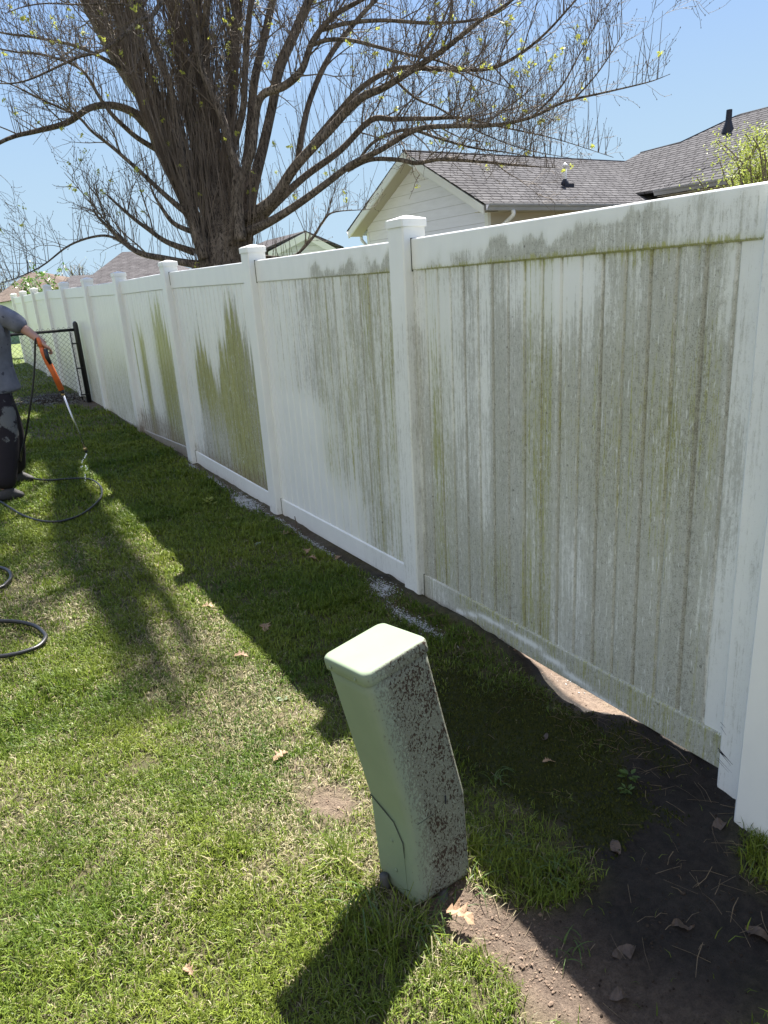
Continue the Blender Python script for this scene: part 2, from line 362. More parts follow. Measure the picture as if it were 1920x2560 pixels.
def mudmask(x, y):
    m = gauss(x, y, -.62, -.25, .42, .33, .2)*1.5+gauss(x, y, -.35, .12, .26, .2)*1.2+gauss(x, y, -.08, .35, .10, .5)*.9+gauss(x, y, .05, .9, .09, .5)*.8
    m = m+gauss(x, y, -1.04, .08, .10, .12)*1.25+gauss(x, y, -1.07, .27, .16, .13)*.9+gauss(x, y, -1.12, .75, .1, .22)*.75
    m = m+gauss(x, y, -.95, -.12, .12, .18)*1.0+gauss(x, y, -1.0, 1.25, .14, .18)*.35
    m = m+gauss(x, y, -.45, 11.0, .6, .75)*1.5+gauss(x, y, -.05, 9.9, .3, .6)*1.0          # mulched bed by the chain-link post
    m = m+gauss(x, y, -.04, 2.6, .05, 1.1)*.6+gauss(x, y, -.06, 5, .04, 2.0)*.4+gauss(x, y, .4, 1, .35, 3)*1.2
    m = m-gauss(x, y, -.80, .08, .14, .11)*1.2-gauss(x, y, -.30, -.27, .10, .09)*.8-gauss(x, y, -.93, .3, .08, .12)*.8-gauss(x, y, -1.22, -.05, .16, .12)*.6
    return np.clip(m*1.15-.15+(fbm(x, y, 7, 21)-.5)*1.0, 0, 1)
def mossmask(x, y):
    m = gauss(x, y, -.42, .62, .32, .48, .25)*1.4+gauss(x, y, -.55, 1.3, .3, .5)*.6+gauss(x, y, -.52, .12, .12, .08)
    return np.clip(m+(fbm(x, y, 8, 31)-.5)*1.0-.2, 0, 1)
FOAM = ((-.11, 4.02, .07, .26, 900), (-.09, 4.7, .03, .35, 160), (-.09, 5.35, .03, .12, 70), (-.11, 2.02, .05, .12, 200), (-.17, 1.62, .035, .26, 220), (-.08, 2.9, .022, .5, 120), (-.075, 3.4, .02, .3, 70), (.30, .95, .16, .28, 420), (.35, .65, .1, .15, 160))
def foammask(x, y):
    m = 0
    for cx, cy, rx, ry, k in FOAM[:7]: m = m+gauss(x, y, cx, cy, rx, ry)
    return np.clip(m, 0, 1)
def straw_mask(x, y):
    return np.clip(.08+1.7*(fbm(x, y, 2.3, 41, 3)-.48)+1.1*(fbm(x, y, 9, 44, 2)-.5)+.55*gauss(x, y, -1.05, .9, .25, .9)+.35*gauss(x, y, -1.15, 2.2, .3, .8)-.4*sst(3.0, 5, y), 0, 1)

def grid_ground():
    def axis(lo, mid0, mid1, hi, step, n):
        core = np.arange(mid0, mid1+1e-6, step)
        k = np.linspace(0, 1, n)**3.2
        a = mid0-(mid0-lo)*k[::-1][:-1]; b = mid1+(hi-mid1)*k[1:]
        return np.concatenate([a, core, b])
    xs = axis(-600, -3.3, .9, 600, .03, 46); ys = axis(-300, -1.2, 6.0, 900, .03, 50)
    X, Y = np.meshgrid(xs, ys); Z = height(X, Y)
    nx, ny = len(xs), len(ys); V = np.stack([X, Y, Z], -1).reshape(-1, 3)
    idx = np.arange(nx*ny).reshape(ny, nx)
    F = np.stack([idx[:-1, :-1], idx[:-1, 1:], idx[1:, 1:], idx[1:, :-1]], -1).reshape(-1, 4)
    me = bpy.data.meshes.new('ground'); me.vertices.add(len(V)); me.vertices.foreach_set('co', V.ravel())
    me.loops.add(F.size); me.loops.foreach_set('vertex_index', F.ravel().astype(np.int32))
    me.polygons.add(len(F)); me.polygons.foreach_set('loop_start', np.arange(0, F.size, 4, dtype=np.int32))
    me.update(calc_edges=True)
    xf, yf = V[:, 0], V[:, 1]
    zone = me.attributes.new('zone', 'FLOAT_COLOR', 'POINT')
    mulch_shade = np.clip(gauss(xf, yf, -.5, 10.9, .9, .9)*1.6+(gauss(xf, yf, -.42, -.1, .5, .6)*1.5+gauss(xf, yf, -.1, 1.0, .35, 2.5)*1.3)*(xf < .0), 0, 1)  # mulched bed; along the fence, shade painted into the damp soil
    c = np.stack([mudmask(xf, yf), mossmask(xf, yf), straw_mask(xf, yf), mulch_shade], -1).astype(np.float32)
    zone.data.foreach_set('color', c.ravel())
    m = bpy.data.materials.new('ground_soil'); m.use_nodes = True; t = NT(m); N, L = t.N, t.L; b = N['Principled BSDF']
    b.inputs['Roughness'].default_value = .9; b.inputs['Specular IOR Level'].default_value = .25
    a = N.new('ShaderNodeAttribute'); a.attribute_name = 'zone'; sp = N.new('ShaderNodeSeparateColor'); L.new(a.outputs['Color'], sp.inputs[0])
    geo = N.new('ShaderNodeNewGeometry'); P = geo.outputs['Position']
    n1 = t.noise(P, 40, 6, .7); n2 = t.noise(P, 180, 4, .7); n3 = t.noise(P, 5, 4)
    thatch = t.mix(t.mapr(n1, .3, .7), (.035, .038, .015), (.13, .11, .055))
    far = t.mix(t.mapr(n3, .3, .7), (.085, .12, .03), (.125, .16, .04))
    sy = N.new('ShaderNodeSeparateXYZ'); L.new(P, sy.inputs[0])
    thatch = t.mix(t.mapr(sy.outputs[1], 10, 18), thatch, far)
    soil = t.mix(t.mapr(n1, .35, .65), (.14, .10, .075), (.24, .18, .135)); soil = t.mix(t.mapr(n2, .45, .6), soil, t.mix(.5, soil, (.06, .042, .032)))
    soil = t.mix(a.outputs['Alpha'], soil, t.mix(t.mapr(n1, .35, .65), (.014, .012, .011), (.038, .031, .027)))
    moss = t.mix(t.mapr(n2, .35, .65), (.012, .017, .004), (.038, .044, .009)); moss = t.mix(t.mapr(n1, .56, .7), moss, (.05, .038, .02))
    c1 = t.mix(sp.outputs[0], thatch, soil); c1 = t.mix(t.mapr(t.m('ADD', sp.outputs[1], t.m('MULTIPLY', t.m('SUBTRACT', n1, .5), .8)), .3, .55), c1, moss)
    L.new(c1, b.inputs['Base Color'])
    L.new(t.mapr(n3, .4, .62, .55, .95), b.inputs['Roughness'])
    bp = N.new('ShaderNodeBump'); bp.inputs['Distance'].default_value = .012; bp.inputs['Strength'].default_value = 1
    L.new(t.m('ADD', t.m('MULTIPLY', n1, 1.2), t.m('MULTIPLY', n2, .6)), bp.inputs['Height']); L.new(bp.outputs[0], b.inputs['Normal'])
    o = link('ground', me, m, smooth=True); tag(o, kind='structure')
grid_ground()

# ---------------------------------------------------------------- vinyl fence
S = 1.83
FX = [-.031, .035, .023, .003, -.023, -.016, -.018, -.004, .015, .015, .01]
FY = [-.019, .001, -.028, .038, .006, .003, .003, 0, -.002, -.002, 0]
TI = [.010, -.013, .004, .011, -.002, .001, 0, 0, 0, 0, 0]
ZT = [.192, .195, .209, .226, .219, .231, .247, .268, .267, .26, .255]
ZB = [-1.428, -1.449, -1.424, -1.365, -1.403, -1.391, -1.375, -1.354, -1.354, -1.362, -1.37]
HP = .0635; TH, BH = .138, .129
posts = [(FX[k], k*S+FY[k], 1.6+ZT[k], 1.6+ZB[k], TI[k]) for k in range(11)]
ext = (-.03, -S-.02, 1.79, .17, 0.)

def grime_cols(part, X, Y, Z):
    """how dirty each spot of the fence is: (grey film, algae, brown dirt)"""
    Y = np.asarray(Y); Z = np.asarray(Z); g = np.zeros_like(Y); a = np.zeros_like(Y); d = np.zeros_like(Y)
    bd = np.floor(Y/.0935); bn = vnoise(bd*1.7, bd*0, 1., 2); bn2 = vnoise(bd*2.3, bd*0+5, 1., 6); lo = fbm(Y, Z, 1.6, 12)-.5; md = fbm(Y*3, Z, 2.5, 17)-.5
    low = sst(.55, .1, Z)
    if part == 'board':
        p1 = (Y < 1.83)
        g1 = .54+(bn-.5)*.52+lo*.5+.15*sst(1.4, .2, Y)+.12*sst(1.2, .3, Z)-.35*gauss(Y, Z, .92, 1.55, .3, .12)-.25*gauss(Y, Z, 1.62, 1.45, .15, .25)-.22*gauss(Y, Z, .2, 1.55, .07, .12)+.12*low
        g1 = np.where(Y < .135, .30+lo*.3+.15*gauss(Y, Z, .1, .9, .05, .4), g1)
        a1 = .20+(bn2-.5)*.46+lo*.5+.28*gauss(Y, Z, .33, .85, .05, .6)+.22*gauss(Y, Z, 1.05, .4, .25, .35)+.16*gauss(Y, Z, 1.62, .75, .08, .5)+.45*gauss(Y, Z, .7, 1.66, 1., .03)+.12*low
        a1 = a1*(.15+.85*sst(.1, .2, Y))
        g2 = .47+(bn-.5)*.36+lo*.35+.1*sst(2.6, 2.0, Y)-.62*sst(2.55, 3.05, Y+.25*md)*sst(1.05, .8, Z)-.25*sst(2.9, 3.5, Y)-.4*sst(2.15, 2.8, Y)*sst(.62, .3, Z)
        a2 = .17+(bn2-.5)*.25+.2*sst(3.2, 2.2, Y)+lo*.4-.3*sst(2.7, 3.2, Y)-.2*sst(.6, .3, Z)*sst(2.1, 2.7, Y)
        top3 = np.interp(Y, [3.72, 3.8, 3.95, 4.22, 4.36, 4.5, 4.66, 4.82, 5.0, 5.12, 5.25], [.9, 1.3, 1.5, 1.68, 1.42, 1.28, 1.2, 1.32, 1.36, 1.1, .2])
        fj = vnoise(Y*38, Y*0, 1., 33)-.5; top3 = top3+(bn-.5)*.28+fj*.30; w3 = sst(-.03, .34, top3-Z+.2*md)
        e3 = sst(3.72, 3.82, Y)*sst(5.25, 5.05, Y-.28*(1-Z/1.6)*0)
        a3 = (.80-.16*sst(4.3, 4.0, Y)+.34*(bn2-.5)+.35*fj)*w3*e3-(.0+.42*sst(4.25, 4.6, Y)*sst(.95, .4, Z))*w3-.30*sst(4.7, 5.1, Y)*sst(1, .5, Z)
        g3 = .24+.42*w3*e3+.2*w3*e3*sst(4.4, 4.0, Y)+.15*sst(.5, .15, Z)
        s1 = gauss(Y, 0, 6.78, 0, .13, 1)*sst(1.55, 1.25, Z+.3*md+.5*fj); s2 = np.clip(gauss(Y, 0, 6.0, 0, .27, 1)*1.4, 0, 1)*sst(1.62, 1.3, Z+.4*md+.2*abs(Y-6.05)+.5*fj); s3 = gauss(Y, 0, 7.08, 0, .03, 1)*sst(1.5, 1.2, Z)*.7
        a4 = (.84+.5*fj)*np.maximum(np.maximum(s1, s2), s3)*(1-.35*sst(.9, .3, Z)); g4 = .15+.6*np.maximum(s1, s2)*sst(1.4, .6, Z)+.3*sst(.7, .3, Z)
        a5 = .36*sst(1.4, .8, Z)+.1*lo; g5 = .28*sst(1.4, .4, Z)+.16
        for lo_, hi_, gg, aa in ((-9, 1.83, g1, a1), (1.83, 3.66, g2, a2), (3.66, 5.49, g3, a3), (5.49, 7.32, g4, a4), (7.32, 99, g5, a5)):
            k = (Y >= lo_) & (Y < hi_); g = np.where(k, gg, g); a = np.where(k, aa, a)
        bn3 = vnoise(bd*3.1, bd*0+9, 1., 13)
        d = np.where(Y > 3.66, .75*sst(.55, .15, Z-.15*sst(5.4, 6.5, Y)), .25*sst(.35, .1, Z))*np.where(Y > 7.5, .6, 1)
        d = np.where((Y > 1.83) & (Y < 3.66), .22*sst(.4, .12, Z), d)
        d = d+np.where(Y < 3.0, .38*sst(.45, .8, bn3)*(.6+lo)*g, 0)
    elif part == 'top_rail':
        u = 1.79-Z    # below the top edge
        jag = fbm(Y*14, Y*0, 1., 8, 3)
        g = np.where(Y < 1.83, np.interp(Y, [-2, .0, .3, .45, 1.2, 1.3, 1.42, 1.5, 1.62, 1.7], [.3, .34, .46, .62, .68, .45, .66, .15, .55, 0])*sst(.02, .07, u+.12*(jag-.5)+np.interp(Y, [0, .5, 1.1, 1.7], [.05, .03, -.01, -.045])), 0)
        k2 = (Y >= 1.83) & (Y < 3.66)
        g = np.where(k2, np.interp(Y, [1.9, 2.1, 2.2, 2.3, 2.75, 2.85, 3.6], [.66, .62, .3, .66, .62, .1, .08])*sst(.045, .085, u+.14*(jag-.5)), g)
        g = np.where(Y >= 3.66, .1, g)
        a = np.where(Y < 3.1, .62*sst(.118, .134, u)*sst(1.8, 1.2, Y*.6), 0)+np.where(Y < 1.83, .22*g, 0)+np.where(k2, .3*g, 0)
    elif part == 'bottom_rail':
        g = np.where(Y < 1.83, .84+lo*.4, np.where(Y < 2.4, .3, .16))
        st = gauss(Y, Z, 0, 0, 1, 1)*0
        line = np.interp(Y, [.45, .7, .9, 1.1, 1.3, 1.45], [.03, .065, .10, .115, .10, .06])
        cl = np.exp(-((Z-line)/.012)**2)*((Y > .4) & (Y < 1.5))
        g = g-.6*cl; a = np.where(Y < 1.83, .52+lo*.5-.6*cl, .02)
        g = g-.25*gauss(Y, Z, 1.7, .1, .2, .2); a = a*(1-sst(1.35, 1.6, Y)*.6)
        d = np.where(Y < 3.66, .3*sst(.09, .03, Z)+.34*(Y < 1.83)*(.6+lo), .0)+np.where((Y > 3.66), np.interp(Y, [3.66, 5.4, 5.6, 7.3, 9, 14], [.42, .5, .85, .85, .75, .4])*sst(.22, .05, Z-.1-.05*(Y > 5.5)), 0)
    elif part == 'post':
        k = np.round(Y/S)
        g = np.where(k == 1, .34*sst(1.7, 1.35, Z)+.25*(X > -.02), .07)+np.where((k == 0) & (X > -.1), .22, 0)
        a = np.where(k == 1, .62*gauss(Y, Z, 1.725, 1.05, .03, .42)*1.0, 0)
        d = .5*sst(.25, .02, Z-.1*np.clip(Y/5, 0, 1))*np.where(k >= 2, 1, .5)+np.where(k == 4, .55*sst(.9, .3, Z), 0)+np.where(k == 0, .12, 0)
    return np.stack([np.clip(g, 0, 1), np.clip(a, 0, 1), np.clip(d, 0, 1), np.ones_like(g)], -1)
def dirty(o, part):
    me = o.data; n = len(me.vertices); v = np.zeros(n*3); me.vertices.foreach_get('co', v); v = v.reshape(-1, 3)
    at_ = me.attributes.new('grime', 'FLOAT_COLOR', 'POINT'); at_.data.foreach_set('color', grime_cols(part, v[:, 0], v[:, 1], v[:, 2]).astype(np.float32).ravel())
    return o
fence = empty('vinyl_fence', (0, 0, 0))
tag(fence, 'long white vinyl privacy fence stained with green and grey mildew, running away beside the lawn', 'fence')

def section_extrude(prof, pa, pb, n, name, parent, part, za, zb, ta=0, tb=0):
    """profile [(x,dz)] ring carried from post a to post b; n cuts"""
    mb = MB(); rings = []
    for i in range(n+1):
        s = i/n; x = pa[0]*(1-s)+pb[0]*s; y = pa[1]*(1-s)+pb[1]*s; z = za*(1-s)+zb*s
        rings.append([(x+px, y+(ta*(1-s)+tb*s)*(z+pz-1.6), z+pz) for px, pz in prof])
    mb.loft(rings); return dirty(mb.build(name, M['vinyl'], parent, smooth=False), part)
def rail_prof(h, hx=.02, r=.006, nz=5):
    p = [(-hx, -h+r)]+[(-hx, -h+r+(h-2*r)*i/nz) for i in range(1, nz+1)]+[(-hx+r*.4, -r*.4), (-hx+r, 0), (hx-r, 0), (hx-r*.4, -r*.4), (hx, -r), (hx, -h+r), (hx-r, -h), (-hx+r, -h)]
    return p
def panel(pa, pb, cuts):
    """a = far post, b = near post (in travel order)"""
    a = (pa[0], pa[1]+HP*(1 if pb[1] > pa[1] else -1)); b = (pb[0], pb[1]-HP*(1 if pb[1] > pa[1] else -1))
    L = math.hypot(b[0]-a[0], b[1]-a[1])
    zt = lambda s, w: pa[w]*(1-s)+pb[w]*s
    section_extrude(rail_prof(TH), a, b, cuts, 'top_rail', fence, 'top_rail', pa[2], pb[2], pa[4], pb[4])
    section_extrude(rail_prof(BH), a, b, cuts, 'bottom_rail', fence, 'bottom_rail', pa[3], pb[3], pa[4], pb[4])
    if cuts > 30:      # routed hole round each rail end on the camera-side face of the far post
        for nm_, z1_, h_ in (('rail_slot', pa[2], TH), ('rail_slot', pa[3], BH)):
            yy = a[1]+pa[4]*(z1_-1.6)-.0012; mb = MB(); mb.box(pa[0]-.0235, pa[0]+.0235, yy, yy+.0008, z1_-h_-.0035, z1_+.002); mb.build(nm_, M['gap'], fence)
    # boards: profile in plan, lofted over height
    xs = []; nb = int(round(L/.0935)); w = L/nb
    edge = .028; xs += [(0, -.0165), (edge, -.0165), (edge+.002, -.011)]
    for i in range(nb):
        s0 = i*w+(edge+.003 if i == 0 else 0); s1 = (i+1)*w-(edge+.003 if i == nb-1 else 0)
        for k in range(5):
            s = s0+(s1-s0)*(.11+.78*k/4)
            xs.append((s, -.0115))
        if i < nb-1:
            dep = .0095 if i % 2 else .0060; g = (i+1)*w
            xs += [(g-.0085, -.0114), (g-.0014, -.0114+dep), (g+.0014, -.0114+dep), (g+.0085, -.0114)]
    xs += [(L-edge-.002, -.011), (L-edge, -.0165), (L, -.0165)]
    xs.sort(key=lambda q: q[0])
    nz = 44 if cuts > 30 else 18
    V = []; F = []
    n = len(xs)
    for j in range(nz+1):
        q = j/nz
        for s, dx in xs:
            f = s/L; x = a[0]*(1-f)+b[0]*f+dx; z0 = zt(f, 3)-.01; z1 = zt(f, 2)-TH+.01; z = z0+(z1-z0)*q
            y = a[1]*(1-f)+b[1]*f+(pa[4]*(1-f)+pb[4]*f)*(z-1.6)
            V.append((x, y, z))
    for j in range(nz):
        for i in range(n-1): F.append((j*n+i, j*n+i+1, (j+1)*n+i+1, (j+1)*n+i))
    # back skin
    m0 = len(V)
    for q in (0, 1):
        for f in (0, 1):
            x = (a[0] if f == 0 else b[0])+.0115; z = (zt(f, 3)-.01) if q == 0 else (zt(f, 2)-TH+.01); V.append((x, a[1]*(1-f)+b[1]*f, z))
    F.append((m0+2, m0+3, m0+1, m0))
    mb = MB(); mb.add(V, F); ob = dirty(mb.build('board_panel', M['vinyl'], fence), 'board')
    cd = ob.data.attributes['grime'].data; gv = [i for i, q in enumerate(xs) if -.0112 < q[1] and -.009 > 0 or q[1] > -.0109]
    for j in range(nz+1):      # joints between boards take a darker, browner colour
        for i in gv:
            c = cd[j*n+i].color; cd[j*n+i].color = (min(c[0]+.22, 1), c[1], min(c[2]+.38, 1), 1)
def post_at(P, k, parent, zbot=None, hp=HP, cap=True, nm='post', cx=None):
    x, y, zt, zb, ti = P; zbot = zb-BH-.09 if zbot is None else zbot; ztop = zt+.052
    mb = MB(); rings = []; r = .006; n = 26
    prof = [(-hp+r, -hp), (hp-r, -hp), (hp, -hp+r), (hp, hp-r), (hp-r, hp), (-hp+r, hp), (-hp, hp-r), (-hp, -hp+r)]
    for i in range(n+1):
        z = zbot+(ztop-zbot)*i/n; rings.append([(x+a, y+b+ti*(z-1.6), z) for a, b in prof])
    mb.loft(rings); p = dirty(mb.build(nm, M['vinyl'], parent), 'post')
    yt = y+ti*(ztop-1.6); e = hp+.006; q = []
    for (o_, z) in ((e, -.001), (e, .032), (e-.006, .035), (.012, .050), (.002, .051)):
        c = min(.006, o_*.3); q.append([(x+a*1., yt+b, ztop+z) for a, b in ((-o_+c, -o_), (o_-c, -o_), (o_, -o_+c), (o_, o_-c), (o_-c, o_), (-o_+c, o_), (-o_, o_-c), (-o_, -o_+c))])
    mb = MB(); mb.loft(q); c = mb.build('cap', M['vinyl'], p)
    c.matrix_parent_inverse = Matrix.Identity(4); dirty(c, 'none'); return p
def _none(*a): return None
_gc = grime_cols
for k in range(11):
    post_at(posts[k], k, fence)
    if k: panel(posts[k], posts[k-1], 90 if k < 4 else 24)
panel(posts[0], ext, 20); post_at(ext, -1, fence)
# the thicker white post in front, at the right edge
gp = (-.128, -.155, 1.86, .2, 0)
for (y0_, z0_, y1_, z1_, w_) in ((.052, .155, .0, .125, .0022), (.05, .148, .005, .118, .0014), (.045, .145, .02, .137, .003), (.05, .235, .03, .215, .0012), (.052, .25, .035, .238, .001), (.05, .12, .0, .095, .0008), (.05, .112, .01, .09, .0008)):
    mb = MB(); xs_ = FX[0]-HP-.0006; mb.add([(xs_, FY[0]+y0_, z0_+w_), (xs_, FY[0]+y0_, z0_-w_), (xs_, FY[0]+y1_, z1_-w_*.3), (xs_, FY[0]+y1_, z1_+w_*.3)], [(0, 1, 2, 3)]); mb.build('scuff', M['boot'], fence)
gpo = empty('gate_post', (-.128, -.155, 0)); tag(gpo, 'thick clean white vinyl post at the right edge, in front of the nearest panel', 'post')
post_at(gp, 0, gpo, zbot=-.03)

# ---------------------------------------------------------------- chain-link fence
CY = 10.17
def chain_fence():
    t = empty('chain_link_fence', (-.1, CY, .23)); tag(t, 'low black chain-link fence with a round end post, butting against the white fence', 'fence')
    z0 = .23; x0, x1 = -4.6, -.09; zt = 1.30
    mb = MB(); mb.tube([(x1, CY, z0-.1), (x1, CY, z0+1.1), (x1, CY, z0+1.13), (x1, CY, z0+1.155)], [.036, .036, .032, .012], 14); mb.build('post', M['black_metal'], t, True)
    mb = MB(); mb.tube([(x0, CY, z0-.1), (x0, CY, z0+1.1), (x0, CY, z0+1.13)], [.034, .034, .02], 12); mb.build('post', M['black_metal'], t, True)
    mb = MB(); mb.tube([(x0, CY, zt-.03), (x1, CY, zt-.03)], .021, 10); mb.build('top_rail', M['black_metal'], t, True)
    mb = MB(); mb.tube([(x1-.09, CY-.01, z0+.05), (x1-.09, CY-.01, zt-.06)], .007, 6)
    for z in (z0+.12, z0+.5, z0+.85): mb.tube([(x1-.1, CY-.012, z), (x1, CY-.04, z)], .011, 6)
    mb.build('tension_bar', M['black_metal'], t, True)
    w = .068; mb = MB(); zz = np.arange(z0+.03, zt+.035, w/2); n = int((x1-.09-x0)/w)
    for i in range(n):
        xa = x0+.03+i*w
        for ph in (0, 1):
            pts = [(xa+(w/2 if (j+ph) % 2 else 0)+(0 if ph else 0), CY+(.004 if (j+ph) % 2 else -.004), z) for j, z in enumerate(zz)]
            if ph == 1: pts = [(x+w/2*0, y, z) for x, y, z in pts]
            mb.tube(pts, .0026, 3, False) if ph == 0 else None
        pts = [(xa+w/2+(w/2 if j % 2 == 0 else 0)-(w/2 if False else 0), CY+(-.004 if j % 2 else .004), z) for j, z in enumerate(zz)]
        pts = [(xa+w-(w/2 if j % 2 else 0), CY, z) for j, z in enumerate(zz)]
        mb.tube(pts, .0026, 3, False)
    mb.build('chain_mesh', M['chain_wire'], t)
chain_fence()

# ---------------------------------------------------------------- utility pedestal
def pedestal():
    T = [(-1.219, .460, .686), (-1.206, .266, .714), (-1.013, .284, .742), (-1.026, .478, .714)]   # L F R B
    K = [(-1.148, .393, .237), (-1.136, .214, .261), (-.940, .229, .272), (-.953, .408, .248)]
    B = [(-1.155, .357, .010), (-1.143, .193, .030), (-.947, .205, .023), (-.959, .370, .003)]
    T, K, B = [np.array(q) for q in (T, K, B)]
    root = empty('utility_pedestal', tuple(B.mean(0))); tag(root, 'leaning pale green metal utility pedestal speckled with brown dirt, standing in the lawn', 'utility box')
    m = bpy.data.materials.new('green_painted_metal'); m.use_nodes = True; t = NT(m); N, L = t.N, t.L; b = N['Principled BSDF']
    b.inputs['Roughness'].default_value = .45
    geo = N.new('ShaderNodeNewGeometry'); P = geo.outputs['Position']
    a = N.new('ShaderNodeAttribute'); a.attribute_name = 'spk'; sp = N.new('ShaderNodeSeparateColor'); L.new(a.outputs['Color'], sp.inputs[0])
    bl = t.noise(P, 9, 4); st = t.noise(t.scalev(P, (30, 30, 2)), 1, 3)
    base = t.mix(t.mapr(bl, .3, .7), (.205, .255, .178), (.185, .232, .162)); base = t.mix(t.m('MULTIPLY', t.mapr(st, .55, .7), .25), base, (.2, .26, .17))
    n1 = t.noise(t.scalev(P, (1, 1, .7)), 165, 3, .65, .5); n2 = t.noise(t.scalev(P, (1, 1, .6)), 190, 3, .6); nb = t.noise(P, 14, 3)
    D = sp.outputs[0]
    grey = t.mapr(t.m('ADD', t.m('MULTIPLY', n2, 1.0), t.m('MULTIPLY', D, .34)), .70, .76)
    brown = t.mapr(t.m('ADD', t.m('ADD', t.m('MULTIPLY', n1, .8), t.m('MULTIPLY', nb, .25)), t.m('MULTIPLY', D, .30)), .85, .875)
    grey = t.m('MULTIPLY', grey, t.mapr(D, .05, .3)); brown = t.m('MULTIPLY', brown, t.mapr(D, .05, .3))
    base = t.mix(t.m('MULTIPLY', D, .5), base, (.36, .38, .335))
    c = t.mix(t.m('MULTIPLY', grey, .62), base, (.13, .125, .10)); c = t.mix(t.m('MULTIPLY', brown, .95), c, (.045, .028, .021))
    # a few dark specks and scratches on clean faces
    sc = t.m('GREATER_THAN', t.noise(P, 120, 2), .76); c = t.mix(t.m('MULTIPLY', sc, .5), c, (.12, .1, .07))
    L.new(c, b.inputs['Base Color']); L.new(t.mapr(D, 0, 1, .55, .85), b.inputs['Roughness']); b.inputs['Specular IOR Level'].default_value = .15
    bp = N.new('ShaderNodeBump'); bp.inputs['Distance'].default_value = .004; bp.inputs['Strength'].default_value = .5
    L.new(t.m('ADD', t.m('ADD', grey, brown), t.m('MULTIPLY', t.noise(P, 3, 2), .8)), bp.inputs['Height']); L.new(bp.outputs[0], b.inputs['Normal'])
    def ring(q, grow=0., r=.022, lift=0.):
        c = q.mean(0); e = ((q[2]-q[1])+(q[3]-q[0]))/2; g = ((q[0]-q[1])+(q[3]-q[2]))/2
        a_, b_ = np.linalg.norm(e)/2, np.linalg.norm(g)/2; e = e/np.linalg.norm(e); g = g/np.linalg.norm(g); n = np.cross(e, g)
        a_ += grow; b_ += grow; out = []
        for cx, cy, s0 in ((a_-r, b_-r, 0), (-a_+r, b_-r, 90), (-a_+r, -b_+r, 180), (a_-r, -b_+r, 270)):
            for k in range(7):
                an = R(s0+15*k); out.append(c+e*(cx+r*math.cos(an))+g*(cy+r*math.sin(an))+n*lift)
        return out
    def lerp(a_, b_, s): return a_*(1-s)+b_*s
    def spk(o, top=0):
        me = o.data; n = len(me.vertices); co = np.zeros(n*3); me.vertices.foreach_get('co', co); co = co.reshape(-1, 3)
        # dirt gathers on the camera-side (-Y) face, growing from its left corner to its right edge
        zz = co[:, 2]; ctr = np.stack([np.interp(zz, [.02, .25, .71], [B.mean(0)[i], K.mean(0)[i], T.mean(0)[i]]) for i in (0, 1)], -1)
        dx = co[:, 0]-ctr[:, 0]; dy = co[:, 1]-ctr[:, 1]
        f = np.clip((dx+.105)/.085, 0, 1)*np.clip((-dy-.045)/.03, 0, 1); f = np.maximum(f, np.clip((dx-.085)/.01, 0, 1)*.8)
        f = f*np.clip((zt_-(zz-ctr[:, 1]*0))/.004, 0, 1) if False else f
        if top: f[-top:] = 0
        at_ = me.attributes.new('spk', 'FLOAT_COLOR', 'POINT'); at_.data.foreach_set('color', np.stack([f, f, f, f*0+1], -1).astype(np.float32).ravel())
    def fine(mb, rings):
        # resample each ring side so that the dirt attribute has samples on flat faces
        out = []
        for r_ in rings:
            q = []
            for i in range(len(r_)):
                a0, a1 = r_[i], r_[(i+1) % len(r_)]; d_ = np.linalg.norm(np.array(a1)-a0); k_ = 12 if d_ > .05 else 1
                for j in range(k_): q.append(np.array(a0)*(1-j/k_)+np.array(a1)*(j/k_))
            out.append(q)
        mb.loft(out)
    mb = MB(); rs = [ring(B, .001), ring(B, .001, lift=.008)]+[ring(lerp(B, K, s), .001) for s in (.3, .6, .9)]+[ring(K, .001)]+[ring(lerp(K, T, s), .001) for s in (.1, .25, .4, .55, .7, .85, .95)]
    fine(mb, rs); o = mb.build('cover', m, root, True); spk(o)
    mb = MB(); q0, q1 = lerp(K[1], K[2], .12), lerp(K[1], K[2], .40); mb.tube([q0+np.array([0, -.0012, 0]), q1+np.array([0, -.0012, .001])], .0012, 4); mb.build('seam', M['gap'], root)
    mb = MB(); fine(mb, [ring(lerp(K, T, .925), .0055), ring(lerp(K, T, .928), .0065), ring(lerp(K, T, .985), .006, lift=0), ring(T, .004, .022, -.003), ring(T, .0015, .022, 0), ring(T, -.004, .02, .0015)])
    o = mb.build('lid', m, root, True); spk(o, len(mb.v)//6*2)
    for q in (o,):
        q.data.polygons.foreach_set('use_smooth', [len(p.vertices) < 8 for p in q.data.polygons])
    # flap with rivets on the left (-X) face
    def face(u, v, off):   # u 0..1 from back-left (L) to front (F); v 0..1 from bottom to kink (>1 above)
        if v <= 1: l, f = lerp(B[0], K[0], v), lerp(B[1], K[1], v)
        else: l, f = lerp(K[0], T[0], v-1), lerp(K[1], T[1], v-1)
        return lerp(l, f, u)+np.array([-1, 0, -.1])*off
    outl = [(.06, .12), (.06, 1.0), (.12, 1.06), (.62, .93), (.80, .74), (.80, .12)]
    mb = MB(); mb.tube([face(u, v, .0035) for u, v in ((.04, 1.02), (.10, 1.07), (.62, .95), (.81, .75), (.815, .56))], [.0012, .0016, .0016, .0016, .0008], 5); mb.build('flap_gap', M['gap'], root)
    mb = MB(); fr = [face(u, v, .0028) for u, v in outl]; bk = [face(u, v, .0004) for u, v in outl]; mb.loft([bk[::-1], fr[::-1]]); mb.build('access_flap', m, root)
    for u, v in ((.52, .68), (.55, .30)):
        c = face(u, v, .004); mb = MB(); mb.ball(c, .006, 8, 4, (.6, 1, 1)); mb.build('rivet', m, root, True)
